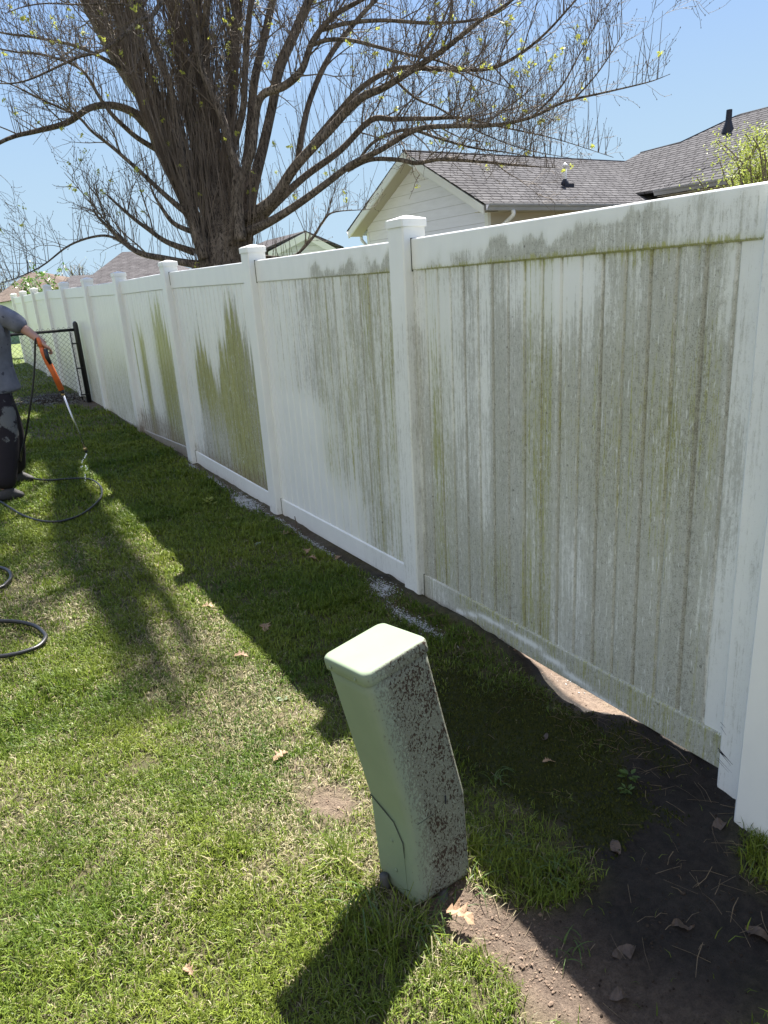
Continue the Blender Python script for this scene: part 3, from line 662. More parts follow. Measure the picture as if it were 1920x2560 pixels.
    for u, v in ((.2, 1.955), (.8, 1.955)):
        c = face(u, v, .008); mb = MB(); mb.ball(c, .005, 8, 4, (.6, 1, 1)); mb.build('rivet', m, root, True)
    # vent slot on the speckled face
    c0 = lerp(lerp(K[1], K[2], .62), lerp(T[1], T[2], .62), .02)+np.array([0, -.004, 0]); c1 = c0+np.array([-.008, -.012, .045])*.75
    mb = MB(); mb.tube([c0, c1], .0022, 5); mb.build('slot', M['boot'], root)
    mb = MB(); mb.tube([(-1.165, .31, -.05), (-1.168, .315, .05)], .013, 10); mb.build('stub_post', M['pipe_dark'], root, True)
    mb = MB(); mb.tube([(-1.02, .27, .02), (-1.03, .235, .012), (-1.06, .19, .0), (-1.09, .15, -.01)], [.016, .018, .017, .012], 8); mb.build('cable_end', M['pipe_dark'], root, True)
pedestal()

# ---------------------------------------------------------------- big bare tree
def big_tree():
    root = empty('bare_tree', tuple(at(560, 655, 13.5)-np.array([0, 0, 2.0])))
    tag(root, 'large many-stemmed bare tree with yellow-green buds, behind the white fence', 'tree')
    # limbs traced as (x, y, width) in picture measure with a distance from the viewer; each has its own depth
    def P(px, py, d): return at(px/1.728, py/1.728, d)
    L_ = []
    def limb(pts, d0, d1):
        pts = np.array(pts, float); n = len(pts); out = []
        for i, (x, y, w) in enumerate(pts):
            d = d0+(d1-d0)*i/(n-1); p = P(x, y, d); out.append([*p, w/1.728/2*d/FPX])
        L_.append(smoothpath(out, 5)); return L_[-1]
    # below the fence line the trunk reaches the ground
    limb([(1010, 1500, 260), (1005, 1300, 230), (990, 1150, 215), (975, 1040, 190), (950, 950, 135), (925, 800, 100), (905, 620, 78), (890, 400, 64), (868, 200, 58), (840, 0, 54), (815, -260, 48), (790, -600, 34), (800, -1000, 16)], 13.5, 13.0)
    limb([(985, 1150, 120), (940, 980, 105), (860, 800, 84), (740, 600, 76), (640, 440, 74), (540, 290, 78), (450, 130, 78), (370, -30, 70), (280, -260, 62), (180, -560, 36), (150, -900, 12)], 13.6, 14.6)
    limb([(905, 1170, 78), (865, 1020, 66), (825, 920, 56), (760, 780, 56), (695, 650, 52), (650, 540, 46), (600, 380, 40), (560, 230, 34), (500, 60, 30), (430, -160, 22), (380, -500, 8)], 13.2, 12.4)
    limb([(880, 1120, 50), (835, 950, 46), (795, 730, 42), (765, 560, 38), (740, 400, 34), (700, 280, 32), (640, 120, 27), (590, -40, 22), (540, -300, 14), (500, -600, 5)], 13.0, 12.2)
    limb([(955, 1100, 80), (870, 700, 62), (810, 400, 52), (775, 180, 46), (730, -60, 40), (690, -350, 36), (650, -700, 12)], 14.0, 14.8)
    limb([(990, 1080, 80), (965, 800, 58), (985, 600, 48), (1005, 400, 44), (1015, 150, 40), (1030, -60, 36), (1030, -400, 34), (1060, -800, 12)], 13.9, 14.5)
    limb([(1010, 1060, 52), (1015, 880, 42), (1020, 740, 40), (985, 600, 36), (945, 470, 34), (890, 350, 30), (860, 250, 30), (840, 80, 26), (820, -100, 22), (800, -500, 8)], 13.0, 12.3)
    limb([(1040, 1040, 56), (1030, 900, 42), (1040, 780, 38), (1090, 650, 34), (1105, 500, 32), (1135, 410, 34), (1230, 370, 34), (1305, 300, 30), (1350, 180, 26), (1440, 70, 22), (1560, 0, 18), (1750, -120, 12), (1950, -300, 5)], 12.8, 11.8)
    limb([(1060, 1050, 62), (1085, 850, 52), (1140, 620, 44), (1180, 440, 40), (1205, 300, 46), (1270, 150, 42), (1345, -20, 36), (1450, -260, 24), (1560, -560, 9)], 13.4, 12.8)
    limb([(930, 1050, 46), (900, 850, 38), (850, 640, 34), (820, 450, 32), (840, 250, 30), (890, 60, 26), (930, -150, 22), (980, -500, 8)], 13.5, 12.2)
    limb([(1000, 1020, 44), (985, 820, 36), (1010, 640, 32), (1050, 470, 30), (1060, 280, 28), (1075, 80, 26), (1110, -150, 22), (1180, -500, 8)], 13.5, 12.4)
    limb([(880, 1000, 40), (800, 820, 34), (740, 640, 32), (700, 470, 30), (640, 280, 28), (600, 120, 24), (580, -60, 20), (560, -400, 7)], 13.5, 12.0)
    limb([(1050, 1000, 60), (1062, 760, 44), (1080, 560, 38), (1100, 350, 36), (1145, 150, 34), (1190, -40, 30), (1290, -350, 26), (1330, -750, 8)], 13.9, 14.2)
    limb([(1030, 960, 66), (1110, 915, 52), (1190, 850, 46), (1275, 720, 42), (1420, 565, 38), (1550, 430, 34), (1659, 378, 30), (1800, 290, 26), (1930, 205, 22), (2060, 100, 16), (2200, 10, 11), (2360, -110, 4)], 13.2, 10.6)
    limb([(1060, 1010, 46), (1180, 950, 36), (1290, 880, 33), (1400, 800, 30), (1520, 710, 27), (1640, 650, 24), (1800, 560, 22), (1950, 545, 19), (2140, 540, 16), (2300, 505, 13), (2440, 440, 11), (2610, 400, 8), (2800, 355, 5), (2895, 320, 2)], 13.0, 9.8)
    limb([(1090, 980, 44), (1200, 870, 34), (1320, 760, 30), (1470, 650, 27), (1600, 520, 25), (1700, 515, 21), (1850, 512, 17), (2000, 510, 13), (2150, 545, 8), (2400, 600, 4), (2650, 680, 2)], 13.6, 11.6)
    limb([(1350, 620, 28), (1450, 500, 26), (1560, 380, 24), (1700, 300, 22), (1860, 296, 20), (2090, 300, 16), (2220, 250, 14), (2350, 150, 11), (2470, 20, 8), (2600, -120, 3)], 13.2, 11.0)
    limb([(1395, 128, 20), (1500, 100, 18), (1659, 88, 16), (1850, 100, 14), (2010, 92, 11), (2140, 60, 9), (2240, -20, 4)], 12.05, 11.2)
    limb([(1345, 195, 20), (1420, 172, 18), (1520, 175, 16), (1640, 205, 14), (1760, 235, 12), (1900, 265, 9), (2060, 330, 6), (2200, 380, 3)], 12.1, 11.4)
    limb([(1500, 735, 20), (1600, 690, 18), (1720, 690, 18), (1800, 705, 17), (1910, 688, 15), (2090, 700, 12), (2260, 716, 8), (2400, 725, 3)], 12.8, 11.4)
    limb([(1540, 705, 14), (1620, 610, 14), (1760, 560, 14), (1900, 600, 11), (2050, 640, 8), (2200, 660, 5), (2350, 690, 2)], 12.6, 11.2)
    limb([(1659, 300, 14), (1790, 420, 10), (1900, 470, 8), (2050, 560, 6), (2250, 640, 4), (2500, 690, 2)], 12.2, 11.0)
    limb([(2300, 505, 10), (2420, 380, 8), (2500, 240, 6), (2560, 130, 5), (2640, 0, 3)], 10.6, 10.2)
    limb([(2480, 430, 8), (2570, 330, 6), (2640, 230, 5), (2700, 130, 2)], 10.5, 10.0)
    limb([(1285, 715, 30), (1300, 600, 28), (1340, 430, 26), (1420, 250, 24), (1540, 90, 20), (1660, -40, 16), (1850, -250, 8)], 13.8, 13.2)
    # low left limbs
    limb([(900, 1150, 44), (800, 1135, 32), (700, 1115, 27), (610, 1095, 24), (540, 1050, 20), (430, 945, 11), (400, 900, 5)], 13.2, 12.6)
    limb([(610, 1095, 18), (500, 1030, 12), (420, 1020, 10), (300, 1060, 8), (180, 1150, 6), (60, 1205, 4), (-60, 1240, 2)], 13.0, 12.0)
    limb([(840, 1090, 32), (720, 1045, 22), (640, 990, 18), (560, 930, 14), (460, 840, 8)], 13.3, 12.7)
    limb([(850, 1005, 26), (800, 990, 22), (745, 960, 20), (700, 900, 15), (660, 830, 9), (640, 760, 4)], 13.0, 12.4)
    limb([(830, 935, 32), (780, 900, 28), (700, 830, 22), (620, 755, 19), (490, 640, 15), (400, 570, 13), (330, 500, 12), (180, 430, 9), (60, 370, 6), (-80, 320, 3)], 13.0, 11.6)
    limb([(720, 610, 50), (640, 545, 46), (575, 485, 36), (480, 455, 30), (385, 468, 26), (290, 530, 24), (150, 568, 20), (60, 590, 17), (-30, 632, 14), (-250, 760, 8), (-420, 900, 3)], 13.6, 12.0)
    limb([(700, 660, 26), (600, 600, 22), (540, 550, 20), (480, 490, 18), (430, 420, 15), (350, 300, 13), (200, 240, 11), (50, 222, 8), (-120, 180, 4)], 13.2, 11.8)
    limb([(600, 380, 26), (540, 310, 24), (460, 260, 18), (330, 200, 14), (150, 162, 11), (0, 140, 8), (-200, 80, 4)], 13.8, 12.6)
    limb([(760, -120, 30), (700, 0, 22), (650, 75, 19), (600, 92, 17), (520, 165, 15), (430, 222, 13), (330, 250, 11), (200, 312, 9), (100, 352, 7), (0, 360, 5), (-150, 330, 2)], 10.5, 9.4)
    limb([(665, 60, 10), (650, 120, 9), (620, 215, 7), (560, 330, 4)], 10.2, 9.9)
    limb([(620, 40, 9), (500, 15, 8), (350, 20, 7), (200, 15, 6), (100, 30, 5), (20, 60, 3)], 10.0, 9.2)
    limb([(1050, 1100, 20), (1250, 1110, 10), (1340, 1040, 12), (1400, 950, 9), (1450, 915, 6), (1600, 905, 2)], 13.4, 12.8)
    n_seen = len(L_)
    # the part of the crown that spreads over the fence, above the top of the view
    for pts in ([(3.0, 12.3, 7.6, .20), (3.3, 10.6, 8.6, .15), (3.8, 8.2, 9.6, .12), (4.0, 6.9, 10.2, .08), (4.1, 6.0, 10.5, .03)], [(2.8, 12.4, 7.6, .19), (2.9, 10.6, 8.8, .14), (3.0, 8.8, 9.4, .11), (3.1, 7.2, 10.0, .08), (2.9, 5.8, 10.4, .03)],
                [(3.3, 12.3, 7.6, .19), (3.6, 10.4, 8.9, .15), (4.0, 8.6, 10.4, .12), (4.4, 7.4, 11.2, .07), (4.5, 6.6, 11.5, .02)], [(3.65, 8.8, 9.3, .10), (3.5, 7.6, 9.0, .08), (3.45, 6.4, 8.8, .06), (3.3, 5.4, 8.7, .02)],
                [(2.9, 12.4, 7.8, .2), (2.6, 11.2, 10, .16), (2.2, 9.6, 13, .11), (2.0, 8.2, 14.8, .05)], [(3.2, 12.4, 7.8, .2), (3.8, 11, 10, .16), (4.2, 9.2, 12.8, .11), (4.8, 7.6, 14.4, .05)]):
        pts = [(a_, b_, c_, d_*.85) for a_, b_, c_, d_ in pts]
        L_.append(smoothpath(pts, 5))
    mb = MB()
    for l in L_: mb.tube(l[:, :3], list(np.maximum(l[:, 3], .004)), 12 if l[0, 3] > .1 else 8)
    trunk = mb.build('trunk', M['bark'], root, True)
    # every twig: a list of polylines
    tw = MB(); shoots = MB(); buds = MB(); leaves = MB()
    def grow(p, d, length, r0, lvl, up, curl):
        n = 5 if length > .5 else 4; pts = [p.copy()]; dd = d.copy(); st = length/n
        for i in range(n):
            dd = dd+np.array([random.gauss(0, curl), random.gauss(0, curl), random.gauss(0, curl)+up]); dd /= np.linalg.norm(dd); p = p+dd*st; pts.append(p.copy())
        rad = [max(r0*(1-.72*i/n), .0026) for i in range(n+1)]
        tw.tube(pts, rad, 3 if r0 < .008 else 5, False)
        if lvl > 0:
            k = int(length/(.15 if lvl > 1 else .11)*random.uniform(.6, 1.2)); k = min(k, 8)
            for j in range(k):
                t_ = random.uniform(.15, 1); i = min(int(t_*n), n-1); q = pts[i]+(pts[i+1]-pts[i])*(t_*n-i)
                ax = (pts[i+1]-pts[i])/st; s = np.array([random.gauss(0, 1) for _ in range(3)]); s -= ax*(s@ax); s /= np.linalg.norm(s)
                grow(q, (ax*.75+s*.75+np.array([0, 0, .15]))/1.05, length*random.uniform(.3, .55), max(r0*.5, .0022), lvl-1, up*1.2, curl*1.2)
        else:
            e = pts[-1]; s_ = random.uniform(.006, .012)
            if random.random() < .8: buds.ball(e, s_*.75, 4, 2, (1, 1, 1.6))
            for i in (1, 2, 3):
                if random.random() < .55: buds.ball(pts[i]+np.array([random.uniform(-.012, .012), random.uniform(-.012, .012), .004]), s_*.6, 4, 2, (1, 1, 1.5))
            if random.random() < .045:
                for j in range(9):
                    c = e+np.array([random.gauss(0, .02), random.gauss(0, .02), random.gauss(.01, .02)]); a_, b_ = [np.array([random.gauss(0, 1) for _ in range(3)])*.016 for _ in range(2)]
                    leaves.add([c-a_, c+b_*.8, c+a_, c-b_*.8], [(0, 1, 2, 3)])
    for li, l in enumerate(L_):
        seg = np.linalg.norm(np.diff(l[:, :3], axis=0), axis=1); tot = seg.sum(); cum = np.concatenate([[0], np.cumsum(seg)])
        thick = l[0, 3]
        # side branches, more towards the tips
        nb = int(tot*(5.2 if thick < .16 else 2.0)) if li < n_seen else int(tot*3.2)
        for j in range(nb):
            t_ = random.uniform(.22, 1)**.7*tot; i = min(np.searchsorted(cum, t_)-1, len(seg)-1); q = l[i, :3]+(l[i+1, :3]-l[i, :3])*((t_-cum[i])/seg[i]); r = l[i, 3]
            ax = l[i+1, :3]-l[i, :3]; ax /= np.linalg.norm(ax); s = np.array([random.gauss(0, 1) for _ in range(3)]); s -= ax*(s@ax); s /= np.linalg.norm(s)
            s[2] = s[2] if random.random() < .35 else abs(s[2])
            ln = random.uniform(.35, 1.15)*(1.25 if thick < .16 else 1.5)*(1 if t_ < tot*.8 else .42)
            grow(q, (ax*.7+s*.85)/1.1, ln, min(r*.42, .016)*(.5+ln*.4), 2 if ln > .75 else 1, .03, .13)
        # straight upright shoots
        ns = int(tot*(85 if thick > .16 else 14)) if li < n_seen else int(tot*2)
        for j in range(ns):
            t_ = random.uniform(.03, 1)*tot; i = min(np.searchsorted(cum, t_)-1, len(seg)-1); q = l[i, :3]+(l[i+1, :3]-l[i, :3])*((t_-cum[i])/seg[i]); r = l[i, 3]
            an = random.uniform(0, 2*PI); q = q+np.array([math.cos(an), math.sin(an), 0])*r*.9
            ln = random.uniform(.4, 2.0) if thick > .16 else random.uniform(.25, .9)
            o_ = random.uniform(.05, .35); d = np.array([math.cos(an)*o_, math.sin(an)*o_, 1.]); d /= np.linalg.norm(d); p = q.copy(); pts = [p.copy()]
            for k in range(4):
                d = d+np.array([random.gauss(0, .06), random.gauss(0, .06), .05]); d /= np.linalg.norm(d); p = p+d*ln/4; pts.append(p.copy())
            r0 = .0042+ln*.0036; shoots.tube(pts, [r0*(1-.15*k) for k in range(5)], 3, False)
            if random.random() < .5: buds.ball(pts[-1], .007, 4, 2, (1, 1, 1.6))
            if random.random() < .35:
                s = np.array([random.gauss(0, .4), random.gauss(0, .4), .8]); grow(pts[2], s/np.linalg.norm(s), ln*.4, r0*.6, 0, .1, .1)
    cr = tw.build('branches', M['twig'], root); shoots.build('upright_shoots', M['twig'], root)
    buds.build('buds', M['bud'], root); leaves.build('young_leaves', M['young_leaf'], root)
    print('tree tris', len(tw.f), len(shoots.f), len(buds.f))
big_tree()

# ---------------------------------------------------------------- houses
def slab(pts, th, direction):
    d = np.array(direction, float)*th; mb = MB(); mb.loft([[tuple(np.array(p)+d) for p in pts], [tuple(p) for p in pts]]); return mb
def right_house():
    t = empty('white_house', (7, 12, .2)); tag(t, 'white-sided house with a gable end and grey shingle roofs, behind the fence on the right', 'house')
    X0 = 7.0; yr, yl = 9.58, 14.49; ym = (yr+yl)/2; ze, zr = 2.90, 4.15; X1 = 11.5
    ov = .32; wx = X0+ov
    # siding wall (gable end and sides)
    wy0, wy1 = yr+.3, yl-.3; k = (zr-ze)/(ym-yr)
    zt = lambda y: ze+k*(y-yr if y < ym else yl-y)-.07
    mb = MB(); mb.loft([[(wx, wy0, -.1), (wx, wy1, -.1), (wx, wy1, zt(wy1)), (wx, ym, zt(ym)), (wx, wy0, zt(wy0))], [(X1, wy0, -.1), (X1, wy1, -.1), (X1, wy1, zt(wy1)), (X1, ym, zt(ym)), (X1, wy0, zt(wy0))]]); mb.build('gable_wall', M['siding'], t)
    mb = MB(); mb.box(wx+.03, X1+.1, wy0-.012, wy0-.004, -.1, ze-.10); mb.build('side_wall', M['tan_wall'], t)
    mb = MB(); mb.box(wx-.012, wx+.06, wy0-.02, wy0+.07, -.1, ze-.10); mb.build('corner_board', M['fascia'], t); mb = MB(); mb.box(wx-.012, wx+.06, wy1-.07, wy1+.02, -.1, ze-.10); mb.build('corner_board', M['fascia'], t)
    # roof planes
    Xr = 14.6
    f = [(X0-.04, yr-.05, ze-.02), (Xr-1.4, yr-.05, ze-.02), (Xr, ym, zr), (X0-.04, ym, zr)]
    slab(f, .014, (0, 0, -1)).build('roof', M['shingle_x'], t)
    g = [(X0-.04, ym, zr), (Xr, ym, zr), (Xr, yl+.05, ze-.02), (X0-.04, yl+.05, ze-.02)]
    slab(g, .014, (0, 0, -1)).build('roof', M['shingle_x'], t)
    mb = MB(); mb.tube([(X0-.05, ym, zr+.012), (14.2, ym, zr+.0)], .02, 6); mb.build('ridge_cap', M['boot'], t)
    # rake boards and soffit
    mb = MB()
    for a, b in ((yr, ym), (yl, ym)):
        s = 1 if b > a else -1
        q0 = [(X0-.038, a, ze-.14), (X0, a, ze-.14), (X0, a, ze-.06), (X0-.038, a, ze-.06)]; q1 = [(X0-.038, b, zr-.19), (X0, b, zr-.19), (X0, b, zr-.018), (X0-.038, b, zr-.018)]
        q0 = [(x, y, z+(0.02 if i > 1 else -.05)) for i, (x, y, z) in enumerate(q0)]
        mb.loft([q0, q1])
    mb.build('rake_board', M['fascia'], t)
    mb = MB()
    for a, b in ((yr, ym), (yl, ym)):
        mb.loft([[(X0+.002, a, ze-.16), (wx+.01, a, ze-.16), (wx+.01, a, ze-.15), (X0+.002, a, ze-.15)], [(X0+.002, b, zr-.16), (wx+.01, b, zr-.16), (wx+.01, b, zr-.15), (X0+.002, b, zr-.15)]])
    mb.box(X0+.02, X1+2.5, yr+.0, wy0, ze-.135, ze-.125)
    mb.build('soffit', M['soffit'], t)
    def gutter(a, b, out):   # K-style trough from a to b, opening outward
        a, b = np.array(a, float), np.array(b, float); o_ = np.array(out, float); z = np.array([0, 0, 1.])
        prof = [(0, 0), (0, -.11), (.06, -.11), (.075, -.06), (.105, -.03), (.11, 0), (.10, 0), (.09, -.02), (.065, -.05), (.05, -.10), (.01, -.10), (.01, 0)]
        mb = MB(); mb.loft([[p+o_*u+z*v for u, v in prof] for p in (a, b)]); return mb
    gutter((X0+.0, yr-.03, ze-.025), (X1+.1, yr-.03, ze-.025), (0, -1, 0)).build('gutter', M['gutter'], t)
    gutter((X0+.0, yl+.03, ze-.025), (X1, yl+.03, ze-.025), (0, 1, 0)).build('gutter', M['fascia'], t)
    ds = []
    mb = MB(); pt = smoothpath([(wx+.28, yr-.08, ze-.13), (wx+.28, yr-.08, ze-.22), (wx+.22, yr+.12, ze-.36), (wx+.16, wy0-.05, ze-.48), (wx+.16, wy0-.05, ze-.62), (wx+.16, wy0-.05, 0)], 4)
    mb.tube(pt, .038, 8); mb.build('downspout', M['fascia'], t, True)
    mb = MB(); pt = smoothpath([(wx+.05, yl+.08, ze-.13), (wx+.05, yl+.06, ze-.24), (wx+.0, wy1+.06, ze-.42), (wx, wy1+.06, ze-.7), (wx, wy1+.06, 0)], 4)
    mb.tube(pt, .038, 8); mb.build('downspout', M['fascia'], t, True)
    # plumbing vent on the near roof plane
    vy = 10.5; vz = ze+k*(vy-yr); vx = 9.93
    mb = MB(); mb.tube([(vx, vy, vz-.05), (vx, vy, vz+.34)], .036, 10); mb.tube([(vx, vy, vz+.34), (vx, vy, vz+.36), (vx, vy, vz+.41)], [.06, .06, .01], 10); pv = mb.build('vent_pipe', M['pipe_white'], t, True)
    mb = MB(); mb.tube([(vx, vy, vz-.02), (vx, vy, vz+.05), (vx, vy, vz+.10)], [.10, .075, .042], 10); mb.box(vx-.13, vx+.13, vy-.14, vy+.06, vz-.075, vz+.0); q = mb.build('vent_boot', M['boot'], t)
    # main roof: plane rising towards +X from an eave that runs along Y
    ex = 11.6; ez = 3.15; sl = .52
    def pl(px, py): d = ray(px, py); n = np.array([-sl, 0, 1.]); p0 = np.array([ex, 0, ez]); return CAM+d*((n@(p0-CAM))/(n@d))
    cr = lambda a, b: (1500+a/3.95, 220+b/3.95)
    outline = [pl(*cr(*q)) for q in ((265, 712), (400, 640), (800, 536), (1340, 280), (1390, 262), (1659, 193))]
    zmax = outline[-1][2]
    far = outline[-1]; top = np.array([ex+(zmax-ez)/sl, -3., zmax])
    low = [np.array([ex, -3., ez]), np.array([ex, 9.5, ez])]
    v1 = np.array([ex+.02, 10.1, ez+.012])
    v2 = pl(*cr(150, 712)); 
    poly = [low[0], low[1], v1, np.array([ex+.02, 12.5, ez+.012]), outline[0]+np.array([0, .0, 0])]+[outline[i] for i in range(1, 6)]+[top]
    slab(poly, .04, (.3, 0, -1)).build('main_roof', M['shingle_y'], t)
    # hidden far slopes close the volume
    bx = far[0]; bk = [outline[0], outline[1], outline[2], outline[3], outline[5], top]
    back = [(p[0]+(p[2]-ez)/sl, p[1]+.5*(p[2]-ez), ez) for p in bk]
    mb = MB(); n = len(bk); mb.add([tuple(p-np.array([0, 0, .04])) for p in bk]+back, [(i, i+1, n+i+1, n+i) for i in range(n-1)]); mb.build('back_roof', M['shingle_y'], t)
    # raised edge that crosses the slope
    a, b = pl(*cr(640, 972)), pl(*cr(1345, 650)); nn = np.array([-sl, 0, 1])/math.hypot(sl, 1); c2 = b+(b-a)*.55
    mb = MB(); w = np.cross((b-a)/np.linalg.norm(b-a), nn)*.055
    mb.loft([[a-w, a+w, a+w+nn*.008, a-w+nn*.014], [c2-w, c2+w, c2+w+nn*.008, c2-w+nn*.014]]); mb.build('hip_cap', M['shingle_y'], t)
    mb = MB()
    for i in (1, 2, 3, 4): mb.tube([outline[i], outline[i+1]], .02, 5)
    mb.build('ridge_cap', M['boot'], t)
    gutter((ex-.02, 9.52, ez-.0), (ex-.02, -3, ez-.0), (-1, 0, 0)).build('gutter', M['gutter'], t)
    mb = MB(); mb.box(ex+.35, ex+.45, -3, 9.5, -.1, ez-.1); mb.build('main_wall', M['tan_wall'], t)
    mb = MB(); mb.box(ex+.0, ex+.4, -3, 9.5, ez-.135, ez-.12); mb.build('soffit', M['soffit'], t)
    # tall black roof vent
    p = pl(*cr(1262, 425)); mb = MB(); mb.tube([p+np.array([0, 0, -.05]), p+np.array([0, 0, .05]), p+np.array([0, 0, .2]), p+np.array([0, 0, .42])], [.14, .115, .065, .06], 10); mb.build('roof_vent', M['boot'], t)
right_house()

def far_house(name, label, d, ridge, eaveL, eaveR, hipL, hipR, zb, roofm, wallm, depth=7.):
    """simple house placed at distance d: ridge ends and eave corners on its viewer-side roof plane"""
    t = empty('house', tuple(at(*ridge[0], d))); tag(t, label, 'house')
    r0, r1 = at(*ridge[0], d+depth*.5), at(*ridge[1], d+depth*.5)
    e0, e1 = at(*eaveL, d), at(*eaveR, d)
    dirb = np.array([_f[0], _f[1], 0]); dirb /= np.linalg.norm(dirb)
    b0, b1 = e0+dirb*depth, e1+dirb*depth
    mb = MB(); mb.add([e0, e1, r1, r0, b0, b1], [(0, 1, 2, 3), (5, 4, 3, 2), (4, 0, 3), (1, 5, 2)]); rf = mb.build('roof', roofm, t)
    i0, i1 = e0+(e1-e0)*.02+dirb*.3, e1-(e1-e0)*.02+dirb*.3; j0, j1 = b0+(e1-e0)*.02-dirb*.3, b1-(e1-e0)*.02-dirb*.3
    mb = MB(); q = [i0, i1, j1, j0]; mb.loft([[(p[0], p[1], zb) for p in q], [(p[0], p[1], p[2]-.02) for p in q]]); mb.build('wall', wallm, t)
    return t
h1 = far_house('house', 'far brown-roofed house with a low hip roof, leftmost above the fence end', 46, [(72, 681), (110, 681)], (-40, 762), (205, 722), 1, 1, -1, M['shingle_brown'], M['fascia'], 9)
h2 = far_house('house', 'grey house whose steep roof shows behind the tree, left of its trunk', 34, [(305, 630), (345, 628)], (170, 733), (520, 712), 1, 1, -.8, M['shingle_far'], M['tan_wall'], 9)
h3 = far_house('house', 'low grey roof between the brown hip roof and the steep grey one', 40, [(178, 689), (245, 686)], (130, 738), (290, 726), 1, 1, -.9, M['shingle_far'], M['fascia'], 8)
def gable_house():
    d = 30; t = empty('house', tuple(at(760, 640, d))); tag(t, 'pale house with a low gable end, seen over the fence right of the tree trunk', 'house')
    ap, er, el = at(761, 591, d), at(835, 632, d), at(668, 640, d); dirb = at(665, 612, d+9)-at(761, 591, d)
    bk = dirb; mb = MB(); lo = lambda p: (p[0], p[1], -.8)
    mb.loft([[lo(el), lo(er), er, ap, el], [lo(el+bk), lo(er+bk), er+bk, ap+bk, el+bk]]); mb.build('wall', M['siding'], t)
    fb = MB(); fo = -dirb/np.linalg.norm(dirb)*.34
    for q0, q1 in ((el, ap), (ap, er)): fb.loft([[q0+fo+np.array([0, 0, z])+fo*w for z, w in ((-.12, 0), (.16, 0), (.16, .1), (-.12, .1))], [q1+fo+np.array([0, 0, z])+fo*w for z, w in ((-.12, 0), (.16, 0), (.16, .1), (-.12, .1))]])
    fb.build('rake_board', M['fascia'], t)
    up = np.array([0, 0, .12]); o_ = -bk/np.linalg.norm(bk)*.3; sd_ = (er-el)/np.linalg.norm(er-el)*.35
    mb = MB(); mb.loft([[el+o_+up-sd_, ap+o_+up, ap+o_+up*1.8, el+o_+up*1.8-sd_], [el+bk+up-sd_, ap+bk+up, ap+bk+up*1.8, el+bk+up*1.8-sd_]])
    mb.loft([[ap+o_+up, er+o_+up+sd_, er+o_+up*1.8+sd_, ap+o_+up*1.8], [ap+bk+up, er+bk+up+sd_, er+bk+up*1.8+sd_, ap+bk+up*1.8]]); mb.build('roof', M['shingle_far'], t)
gable_house()
def transformer():
    c = at(29, 855, 34); t = MB(); x, y = c[0], c[1]; z = float(height(x, y))
    t.box(x-.55, x+.55, y-.5, y+.5, z-.1, z+1.15); t.box(x-.58, x+.58, y-.53, y+.53, z+1.153, z+1.23); o = t.build('utility_cabinet', M['transformer'], None, bevel=.03)
    tag(o, 'green-grey utility cabinet standing in the sunny far lawn beyond the chain-link fence', 'cabinet')
transformer()

# ---------------------------------------------------------------- shrubs and far trees
def shrub(name, base, h, r, label, leafm, n, leaf, stems=26, flower=0, cat='shrub', bare=False, group=None, lean=(0, 0)):
    t = empty(name, base); tag(t, label, cat, group); base = np.array(base, float)
    st = MB(); lf = MB(); fl = MB(); tips = []
    for i in range(stems):
        an = random.uniform(0, 2*PI); o_ = random.uniform(.1, 1)*r; hh = h*random.uniform(.55, 1)
        e = base+np.array([math.cos(an)*o_+lean[0], math.sin(an)*o_+lean[1], hh]); m_ = (base+e)/2+np.array([random.gauss(0, .1)*r, random.gauss(0, .1)*r, .1*h])
        q = smoothpath([base, m_, e], 4); st.tube(q, list(np.linspace(.018, .004, len(q))*(h/1.5)), 4, False); tips.append(q)
        for j in range(4 if not bare else 9):
            k = random.randint(2, len(q)-1); s = np.array([random.gauss(0, .5), random.gauss(0, .5), .6]); s = s/np.linalg.norm(s)*h*random.uniform(.08, .22)
            q2 = np.array([q[k], q[k]+s*.5+np.array([random.gauss(0, .02) for _ in range(3)])*h, q[k]+s]); st.tube(q2, list(np.array([.006, .004, .003])*(h/1.5)), 3, False); tips.append(q2)
    st.build('stems', M['twig'], t)
    for i in range(n):
        q = random.choice(tips); k = random.random()**.6*(len(q)-1); i0 = min(int(k), len(q)-2); c = q[i0]+(q[i0+1]-q[i0])*(k-i0)+np.array([random.gauss(0, .035*h) for _ in range(3)])*.7
        a_, b_ = [np.array([random.gauss(0, 1) for _ in range(3)]) for _ in range(2)]; a_ *= leaf/np.linalg.norm(a_); b_ -= a_*(a_@b_)/(a_@a_); b_ *= leaf*.5/np.linalg.norm(b_)
        (fl if random.random() < flower else lf).add([c-a_, c-b_, c+a_, c+b_], [(0, 1, 2, 3)])
    if lf.v: lf.build('leaves', leafm, t)
    if fl.v: tag(fl.build('flowers', M['blossom'], t), kind='stuff')
    return t
b_ = at(1900, 520, 7.4); shrub('shrub', (b_[0]+.30, b_[1], .2), 2.50, .55, 'yellow-green leafing shrub poking over the fence top at the right edge', M['shrub_leaf'], 46000, .015, 110)
b_ = at(105, 745, 19); shrub('shrub', (b_[0], b_[1], .3), 2.2, .55, 'small green shrub with white blossom behind the far end of the fence', M['green_leaf'], 1500, .05, 18, flower=.3)
for i, (px, py, d, h, r, lb) in enumerate(((205, 695, 70, 5.2, 2.6, 'pale leafless tree showing between two far rooftops'), (8, 720, 60, 4.6, 3.2, 'pale leafless tree on the skyline at the left edge'))):
    c = at(px, py, d); shrub('bare_tree', (c[0], c[1], c[2]-h*.72), h, r, lb, M['young_leaf'], 250, .05, 40, cat='tree', bare=True)

